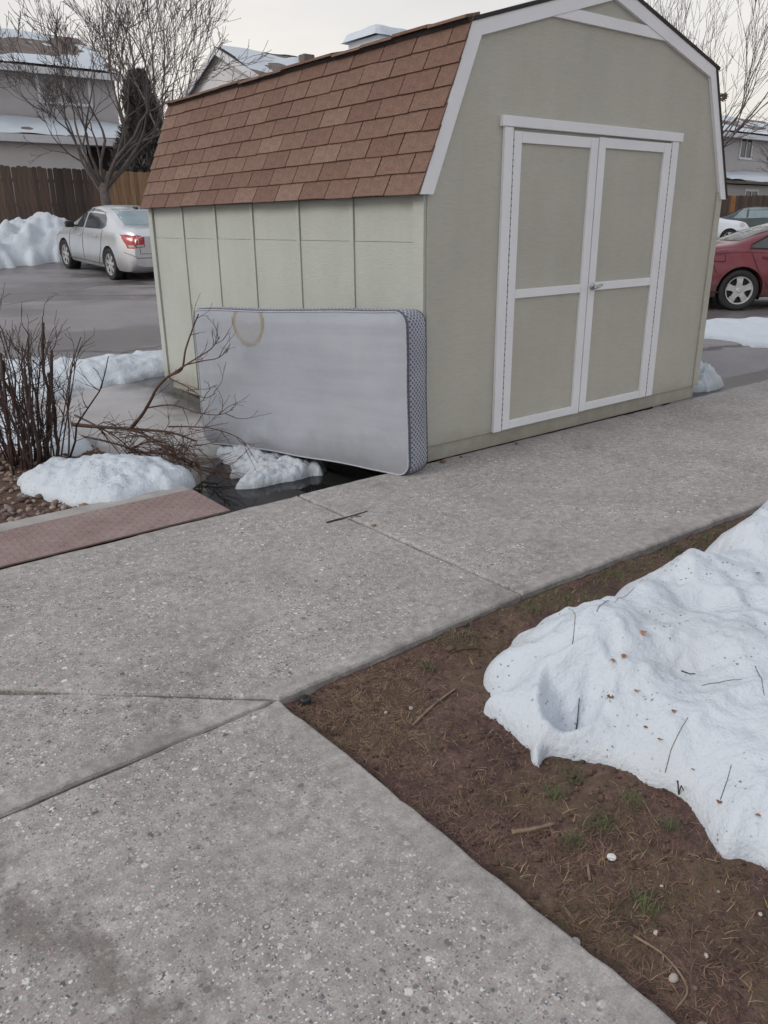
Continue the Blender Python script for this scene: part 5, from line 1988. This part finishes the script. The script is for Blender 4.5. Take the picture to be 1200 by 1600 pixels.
# ------------------------------------------------------------------ bare trees
def bare_tree(label, base, h_trunk, r, stems, depth, seed, m='bark', L=2.2, spread=0.45, up=0.18, ratio=0.7, kids=(2, 3), rmin=0.006, lean=(0, 0), fan=0.6, group='bare trees', wig=0.10, leaves=0):
    rg_ = random.Random(seed)
    t = empty('bare_tree', base)
    tag(t, label, 'tree', group)
    mb = MB()
    top = Vector((lean[0] * h_trunk, lean[1] * h_trunk, h_trunk))
    mb.tube([(0, 0, -0.1), (lean[0] * h_trunk * 0.3, 0.02, h_trunk * 0.4), tuple(top)], [r * 1.25, r, r * 0.85], 9)
    mb.build('trunk', M[m], t, True)
    crown = MB()
    tips = []
    for k in range(stems):
        a = 2 * math.pi * (k + rg_.uniform(-0.25, 0.25)) / stems
        f = fan * rg_.uniform(0.35, 1.0)
        d = Vector((math.cos(a) * f, math.sin(a) * f, 1.0))
        grow(crown, top - Vector((0, 0, rg_.uniform(0, 0.25) * h_trunk)), d, L * rg_.uniform(0.8, 1.15), r * rg_.uniform(0.25, 0.5), depth, rg_, spread, up, wig, kids, ratio, 6, 6, rmin, tips)
    crown.build('crown', M[m], t, True, fix=False)
    if leaves:
        lf = MB()
        for p in rg_.sample(tips, min(leaves, len(tips))):
            s = rg_.uniform(0.02, 0.045)
            a = Vector((rg_.gauss(0, 1), rg_.gauss(0, 1), rg_.gauss(0, 1))).normalized() * s
            b = a.orthogonal().normalized() * s * 0.5
            lf.add([p - a, p + b, p + a, p - b], [(0, 1, 2, 3)])
        tag(lf.build('clinging_leaves', M['leaf'], t, fix=False), kind='stuff')
    return t


bare_tree('wide bare vase-shaped tree in front of the fence above the silver car', (-7.62, 23.4, 0.8), 1.75, 0.15, 10, 5, 31, 'bark', 2.1, 0.58, 0.10, 0.70, (1, 3), 0.006, fan=1.35, wig=0.16)
bare_tree('tall pale slender bare tree behind the left fence', (-8.2, 29.5, 1.2), 2.4, 0.16, 5, 4, 12, 'bark_pale', 3.0, 0.48, 0.24, 0.70, (1, 3), 0.007, fan=0.45, leaves=120)
bare_tree('pale bare tree with fine twigs leaning toward the middle house', (-6.9, 28.2, 1.2), 2.6, 0.12, 5, 4, 45, 'bark_pale', 2.6, 0.52, 0.18, 0.70, (1, 3), 0.006, fan=0.7, leaves=160, lean=(0.05, 0))
bare_tree('large bare tree standing directly behind the right shed wall', (11.0, 30.0, 0.4), 2.6, 0.15, 7, 4, 8, 'bark', 2.7, 0.46, 0.10, 0.72, (1, 3), 0.006, fan=1.0)
bare_tree('small brown bare tree with dense twigs at the right edge', (18.3, 36.5, 0.4), 2.0, 0.12, 7, 4, 19, 'bark', 1.9, 0.5, 0.10, 0.70, (2, 3), 0.007, fan=0.9, leaves=100)
bare_tree('bare tree with thin upright shoots showing over the right roof slope', (13.2, 40.0, 0.5), 3.0, 0.14, 5, 4, 63, 'bark', 3.0, 0.34, 0.3, 0.70, (1, 2), 0.008, fan=0.5)

# bird's nest in the right tree
nb = MB()
r_ = random.Random(6)
for k in range(90):
    a = r_.uniform(0, 6.28)
    rr = 0.16 * math.sqrt(r_.uniform(0.3, 1))
    p = Vector((rr * math.cos(a), rr * math.sin(a), r_.uniform(-0.11, 0.08)))
    d = Vector((-math.sin(a) + r_.gauss(0, .4), math.cos(a) + r_.gauss(0, .4), r_.gauss(0, .3))).normalized() * 0.12
    nb.tube([p - d, p + d * 0.1 + Vector((0, 0, 0.01)), p + d], 0.012, 4)
tag(nb.build('bird_nest', M['nest'], None, loc=(11.67, 30.0, 5.36)), 'round twig nest high in a fork of the bare tree by the shed', 'nest')

# dark juniper beside the left house
jt = empty('juniper_tree', (-7.85, 28.9, 1.1))
tag(jt, 'dark dense juniper with pointed crown behind the golden fence', 'tree')
MB().tube([(0, 0, -0.1), (0.02, 0, 1.5), (0, 0, 4.4)], [0.14, 0.10, 0.03], 8).build('trunk', M['bark'], jt, True)
cr = MB()
r_ = random.Random(14)
for k in range(26000):
    z = 0.1 + 4.9 * r_.random() ** 1.25
    a = r_.uniform(0, 6.28)
    R0 = 1.42 * (1 - z / 5.15) ** 0.62 * (0.55 + 0.45 * min(1.0, (z + 0.3) / 1.2))
    R0 *= 0.80 + 0.38 * float(vnoise(a * 1.9 + 4, z * 1.6)) + 0.22 * float(vnoise(a * 5 + 9, z * 4.5))
    rr = max(0.02, R0 * (1 - 0.65 * r_.random() ** 2.2))
    p = Vector((rr * math.cos(a), rr * math.sin(a), z))
    up = (Vector((math.cos(a) * 0.55, math.sin(a) * 0.55, 1.0)) + Vector((r_.gauss(0, .4), r_.gauss(0, .4), r_.gauss(0, .3)))).normalized()
    L = r_.uniform(0.08, 0.24)
    s = up.orthogonal().normalized()
    s = Matrix.Rotation(r_.uniform(0, 6.28), 3, up) @ s * L * 0.16
    cr.add([p - s, p + s, p + up * L + s * 0.2], [(0, 1, 2)])
cr.build('crown', M['ever'], jt, fix=False)

# ------------------------------------------------------------------ litter on soil, snow and walk
rng = random.Random(90)


def stick(name, label, cat, pts, r0, r1, m, zf, lift=0.0, group=None, bend=0.0):
    zs = [zf(x, y) for x, y in pts]
    if zf is soil_at:
        zs = [max(zs)] * len(zs)
    P = [Vector((x, y, zs[i] + lift + (r0 if i < len(pts) - 1 else r1) * 0.7)) for i, (x, y) in enumerate(pts)]
    o0 = P[0].copy()
    s = spline([p - o0 for p in P], 5) if len(P) > 2 else [Vector((0, 0, 0)), (P[1] - o0) * 0.5 + Vector((0, 0, bend)), P[1] - o0]
    n = len(s)
    mb = MB().tube(s, [(r0 + (r1 - r0) * i / (n - 1)) * (1 + 0.18 * rng.uniform(-1, 1)) for i in range(n)], 7)
    o = mb.build(name, M[m], None, True, loc=o0)
    return tag(o, label, cat, group)


stick('stick', 'straight pale stick on brown soil left of the snow pile', 'stick', [(0.082, 2.047), (0.114, 2.097), (0.165, 2.17), (0.233, 2.251)], 0.0050, 0.0032, 'stick', soil_at)
stick('stick', 'thick grey stick on soil below the snow pile tip', 'stick', [(0.316, 1.587), (0.366, 1.595), (0.43, 1.617)], 0.0068, 0.0045, 'stick', soil_at)
stick('stick', 'short brown stick on soil just below the white cap', 'stick', [(0.482, 1.478), (0.478, 1.455), (0.475, 1.428)], 0.0038, 0.003, 'stick', soil_at)
stick('stick', 'long curved tan twig on soil near the bottom right', 'twig', [(0.532, 1.278), (0.583, 1.227), (0.603, 1.153), (0.561, 1.105)], 0.003, 0.0022, 'stick', soil_at)
stick('stick', 'thin straight twig on soil just under the snow edge', 'twig', [(0.686, 1.732), (0.69, 1.67), (0.698, 1.611)], 0.002, 0.0014, 'stick', soil_at)
stick('stick', 'thin tan straw twig on soil near the lower snow edge', 'twig', [(0.734, 1.508), (0.77, 1.492), (0.801, 1.48)], 0.002, 0.0012, 'stick', soil_at)
stick('stick', 'curled brown twig beside the round stone on the soil', 'twig', [(0.237, 2.476), (0.30, 2.50), (0.35, 2.50), (0.365, 2.46)], 0.0035, 0.002, 'twig', soil_at)
stick('stick', 'thin crooked brown twig among straw near the bottom', 'twig', [(0.618, 1.307), (0.622, 1.26), (0.63, 1.226)], 0.002, 0.0014, 'twig', soil_at)
stick('twig', 'forked reddish twig lying on the sidewalk before the mattress', 'twig', [(-0.292, 3.707), (-0.182, 3.786), (-0.087, 3.869)], 0.0048, 0.003, 'twig', lambda x, y: 0.0)

fk = MB().tube([(0, 0, 0), (0.03, 0.008, 0.004), (0.075, 0.0, 0.002)], [0.003, 0.0026, 0.0018], 6)
_tw = [o for o in bpy.data.objects if o.get('label', '').startswith('forked reddish twig')][0]
fk.v = [(x + 0.10, y + 0.075, z) for x, y, z in fk.v]
fk.build('side_shoot', M['twig'], _tw, True)

names = [('round tan stone on the soil beside a curled twig', 0.020, 'stone'), ('tan stone at the sidewalk edge near the bottom', 0.014, 'pebble'),
         ('largest white stone on the soil near the bottom right', 0.011, 'pebble'), ('angular white stone chip on soil', 0.008, 'pebble'),
         ('small round white pebble right of the angular white chip', 0.0065, 'pebble'), None, ('pinkish pebble beside the curved tan twig', 0.008, 'stone'),
         ('orange brown pebble in the middle of the soil', 0.008, 'brownstone'), ('cream pebble near the right frame edge below the snow', 0.006, 'pebble'),
         ('tiny white pebble left of the lower snow edge', 0.0045, 'pebble'), ('tiny white pebble nearest the lower snow edge', 0.0045, 'pebble'), None,
         ('tan pebble left of the straight pale stick', 0.008, 'pebble'), ('flat pale pebble farthest left on the bare soil', 0.008, 'pebble'), ('orange stone at the bottom edge of the soil', 0.012, 'stone')]
spots = [(0.236, 2.499), (0.403, 1.264), (0.585, 1.179), (0.585, 1.287), (0.671, 1.229), (0.546, 1.502), (0.618, 1.152), (0.203, 1.758), (0.837, 1.338), (0.638, 1.412), (0.768, 1.403), (-0.291, 2.216), (0.08, 2.143), (-0.001, 2.124), (0.604, 1.072)]
for k, (nm, (x, y)) in enumerate(zip(names, spots)):
    if nm is None:
        continue
    o = inst('pebble', stone_mesh('pebble', 200 + k, M[nm[2]], 2), None, (x, y, soil_at(x, y) + nm[1] * 0.3), (0, 0, rng.uniform(0, 6)), (nm[1],) * 3)
    tag(o, nm[0], 'stone', 'stones on the soil')
wp = [((-0.052, 3.655), 0.013, 'brown pebble on the walk joint beside the twig'), ((0.374, 4.845 - 0.10), 0.020, 'brown stone against the shed foot beside the mattress'),
      ((0.50, 4.86), 0.010, 'small dark stone second along the shed foot'), ((0.905, 5.16), 0.013, 'dark stone at the shed foot under the left door jamb')]
for k, ((x, y), s, lb) in enumerate(wp):
    o = inst('pebble', stone_mesh('pebble', 300 + k, M['brownstone'], 2), None, (x, y, s * 0.45), (0, 0, k), (s,) * 3)
    tag(o, lb, 'stone', 'stones on the sidewalk')

# white disc and the black sprinkler head
dk = MB().lathe([(0.001, 0.004), (0.009, 0.004), (0.0115, 0.002), (0.0115, 0.0)], 18, 'z').build('bottle_cap', M['white_cap'], None, True, loc=(0.546, 1.502, soil_at(0.546, 1.502) + 0.006))
tag(dk, 'flat round white cap lying on the bare soil', 'cap')
spw = to_world(-1.985, -1.692)
sp_ = empty('sprinkler_head', (spw.x, spw.y, soil_at(spw.x, spw.y) + 0.012))
tag(sp_, 'black sprinkler head at the inside corner of the sidewalk', 'sprinkler')
MB().lathe([(0.019, -0.03), (0.020, 0.006), (0.018, 0.012), (0.009, 0.015), (0.001, 0.015)], 18, 'z').build('housing', M['black'], sp_, True)
MB().lathe([(0.008, 0.015), (0.008, 0.020), (0.001, 0.021)], 12, 'z').build('nozzle', M['rubber'], sp_, True)

# leaves and twigs on the snow
leaf_me = []
for k in range(4):
    r_ = random.Random(400 + k)
    mb = MB()
    n = 7
    for i in range(n + 1):
        t = i / n
        wd = 0.36 * math.sin(math.pi * min(1, t * 1.02)) ** 0.8 + 0.02
        zc = 0.25 * math.sin(t * 3 + k) * 0.5
        for j, sx in enumerate((-1, 0, 1)):
            mb.v.append((t - 0.5, sx * wd, zc + (0.22 if sx else 0.0) * wd * 1.6))
    for i in range(n):
        for j in range(2):
            a = i * 3 + j
            mb.f.append((a, a + 1, a + 4, a + 3))
    leaf_me.append(mb.mesh('leaf', M['leaf'], True))
lv = [((0.825, 2.211), 0.028, 'orange leaf'), ((0.698, 2.099), 0.018, 'small brown leaf'), ((0.735, 2.113), 0.02, 'orange brown leaf'), ((0.668, 1.999), 0.022, 'folded brown leaf'), ((0.746, 2.004), 0.018, 'curled orange leaf'), ((0.818, 1.895), 0.016, 'curled tan leaf'), ((0.764, 1.833), 0.018, 'rust leaf'), ((0.74, 1.886), 0.013, 'tiny rust leaf'), ((0.845, 1.615), 0.018, 'round ochre leaf'), ((0.91, 1.545), 0.014, 'small ochre leaf'), ((1.382, 2.641), 0.02, 'far orange leaf'), ((0.823, 1.736), 0.012, 'tiny dark leaf')]
where = ['topmost near the crest of the foreground snow', 'left of a pair above the snow hollow', 'right of a pair above the snow hollow', 'on the rim right of the snow hollow', 'on snow right of the hollow rim',
         'rightmost in the middle of the snow slope', 'on snow below the hollow rim', 'between the rust leaf and the hollow', 'beside a twig on the lower snow slope', 'lowest on the snow near the right frame edge', 'highest up the snow at the right frame edge', 'alone on the lower middle of the snow']
for k, (((x, y), s, lb), wh_) in enumerate(zip(lv, where)):
    o = inst('leaf', leaf_me[k % 4], None, (x, y, snow_at(x, y) + 0.004), (rng.uniform(-.3, .3), rng.uniform(-.3, .3), rng.uniform(0, 6)), (s, s, s))
    tag(o, lb + ' ' + wh_, 'leaf', 'leaves on the snow')
tw = [([(0.694, 2.298), (0.75, 2.388), (0.82, 2.482), (0.979, 2.647)], 'long thin curved twig near the upper snow edge'), ([(0.593, 2.187), (0.617, 2.268), (0.634, 2.333), (0.647, 2.423)], 'thin upright twig above the snow hollow'), ([(0.76, 1.76), (0.785, 1.80), (0.85, 1.87)], 'longest straight twig low on the snow slope'), ([(0.945, 2.018), (0.998, 2.006), (1.051, 1.998)], 'straight thin twig across the right snow slope'), ([(1.103, 2.034), (1.093, 1.971), (1.079, 1.914)], 'red brown twig at the right frame edge on snow'), ([(0.85, 1.62), (0.88, 1.66), (0.905, 1.70)], 'fine stalk beside the round ochre leaf'), ([(0.915, 2.104), (0.933, 2.089), (0.949, 2.081)], 'short thick dark twig high on the snow'), ([(0.573, 1.992), (0.587, 2.035), (0.599, 2.079)], 'dark twig inside the snow hollow'), ([(0.785, 1.735), (0.785, 1.715), (0.786, 1.69)], 'short dark twig near the lower snow edge')]
for pts, lb in tw:
    fine_pts = []
    for q in range(len(pts) - 1):
        for k in range(4):
            fine_pts.append((pts[q][0] + (pts[q + 1][0] - pts[q][0]) * k / 4, pts[q][1] + (pts[q + 1][1] - pts[q][1]) * k / 4))
    pts = fine_pts + [pts[-1]]
    th = 0.0022 if 'dark' in lb else 0.0009
    stick('twig', lb, 'twig', pts, th, th * 0.6, 'stem', lambda x, y: snow_at(x, y), 0.001, 'twigs on the snow')

# fallen snow crumb at the tip of the pile
# ------------------------------------------------------------------ grass, straw and thatch on the verge
def blades(name, label, m, items, kind='stuff'):
    mb = MB()
    for (x, y, L, ang, rise, w) in items:
        z = soil_at(x, y) - 0.001
        dx, dy = math.cos(ang), math.sin(ang)
        px, py = -dy * w, dx * w
        c = rng.uniform(-0.3, 0.3)
        p = [(x, y, z), (x + dx * L * 0.4 + px * c * 8, y + dy * L * 0.4 + py * c * 8, z + rise * L * 0.7), (x + dx * L * 0.9, y + dy * L * 0.9, z + rise * L * 0.85 + 0.001)]
        mb.add([(p[0][0] - px, p[0][1] - py, p[0][2]), (p[0][0] + px, p[0][1] + py, p[0][2]), (p[1][0] - px * .8, p[1][1] - py * .8, p[1][2]), (p[1][0] + px * .8, p[1][1] + py * .8, p[1][2]), p[2]],
               [(0, 1, 3, 2), (2, 3, 4)])
    o = mb.build(name, M[m], None, fix=False)
    tag(o, label, m, kind=kind)
    return o


def edge_v(u):
    return float(np.interp(u, [-2.1, -0.9, 2.0, 5.1], [-1.657, -1.641, -1.765, -1.87]))


def in_verge(x, y):
    u, v = to_local(x, y)
    return u > -2.05 + 0.02 * max(0, -1.66 - v) and v < edge_v(u) - 0.012


tufts = [(0.139, 2.382), (0.45, 1.723), (0.542, 1.613), (0.52, 1.80), (0.588, 1.368), (0.72, 1.60), (0.74, 2.90), (0.60, 2.80), (1.03, 3.12), (1.55, 3.50), (0.462, 1.547), (1.12, 3.22), (0.28, 2.56), (1.36, 3.40), (0.66, 1.70)]
green = []
for k, (x, y) in enumerate(tufts):
    far = y > 2.55
    for i in range(150 if far else 70):
        a, b = x + rng.gauss(0, 0.055 if far else 0.018), y + rng.gauss(0, 0.04 if far else 0.018)
        if in_verge(a, b):
            green.append((a, b, rng.uniform(0.012, 0.034), rng.uniform(0, 6.28), rng.uniform(0.3, 1.3), rng.uniform(0.0006, 0.0013)))
for i in range(2600):
    u = rng.uniform(-0.95, 3.2)
    v = edge_v(u) - 0.015 - abs(rng.gauss(0, 0.07))
    p = to_world(u, v)
    if float(fbm(p.x * 5 + 5, p.y * 5, 2)) > -0.05:
        green.append((p.x, p.y, rng.uniform(0.012, 0.035), rng.uniform(0, 6.28), rng.uniform(0.2, 1.1), rng.uniform(0.0006, 0.0012)))
for i in range(1500):
    x, y = rng.uniform(-0.3, 1.1), rng.uniform(1.0, 2.6)
    if in_verge(x, y) and float(fbm(x * 3 + 5, y * 3, 2)) > 0.12:
        green.append((x, y, rng.uniform(0.01, 0.026), rng.uniform(0, 6.28), rng.uniform(0.1, 0.9), rng.uniform(0.0005, 0.001)))
blades('grass_tufts', 'short sparse green grass growing through the bare soil', 'grass', green)
straw = []
for i in range(30000):
    u = rng.uniform(-2.04, 2.6)
    v = edge_v(u) - 0.014 - abs(rng.gauss(0, 0.30))
    if rng.random() < 0.6:
        u, v = -2.03 + abs(rng.gauss(0, 0.35)), rng.uniform(-4.0, -1.68)
    p = to_world(u, v)
    if p.y < 0.8 or not in_verge(p.x, p.y):
        continue
    dens = 0.12 + 1.7 * float(fbm(p.x * 4, p.y * 4 + 20, 3))
    if v > edge_v(u) - 0.12:
        dens += 0.3 + (0.4 if u > -0.9 else 0)
    if u < -1.9:
        dens += 0.4
    if rng.random() < dens:
        straw.append((p.x, p.y, rng.uniform(0.012, 0.045), rng.uniform(0, 6.28), rng.uniform(0.0, 0.4), rng.uniform(0.0006, 0.0013)))
blades('thatch', 'brown dead grass thatch matted over the bare soil', 'thatch', straw)
st2 = []
for i in range(2300):
    u, v = -2.03 + abs(rng.gauss(0, 0.32 if i > 1100 else 0.5)), rng.uniform(-3.9, -1.68)
    if i > 1700:
        u = rng.uniform(-2.0, 1.6)
        v = edge_v(u) - 0.02 - abs(rng.gauss(0, 0.05))
    if i < 260:
        u, v = -1.92 + rng.gauss(0.1, 0.09), -1.80 + rng.gauss(-0.05, 0.09)
    elif i < 420:
        u, v = -1.2 + rng.gauss(0, 0.25), -1.72 - abs(rng.gauss(0, 0.1))
    p = to_world(u, v)
    if in_verge(p.x, p.y) and p.y > 0.8:
        st2.append((p.x, p.y, rng.uniform(0.012, 0.05), rng.uniform(0, 6.28), rng.uniform(0.0, 0.35), rng.uniform(0.0004, 0.0010)))
blades('straw', 'loose dry straw scattered along the sidewalk edge', 'straw', st2)
# soil clods and wood crumbs, too small to tell apart
cl = MB()
for k in range(3200):
    x, y = rng.uniform(-0.35, 1.0), rng.uniform(0.95, 2.7)
    if not in_verge(x, y):
        continue
    s = 0.0018 + 0.009 * rng.random() ** 3
    src = stone_me[k % 6]
    z = soil_at(x, y)
    cl.add([(x + s * v.co.x, y + s * v.co.y, z + s * (0.2 + v.co.z)) for v in src.vertices], [tuple(p.vertices) for p in src.polygons])
tag(cl.build('soil_crumbs', M['dirt'], None, True, fix=False), 'loose soil crumbs and grit on the bare verge', 'soil', kind='stuff')
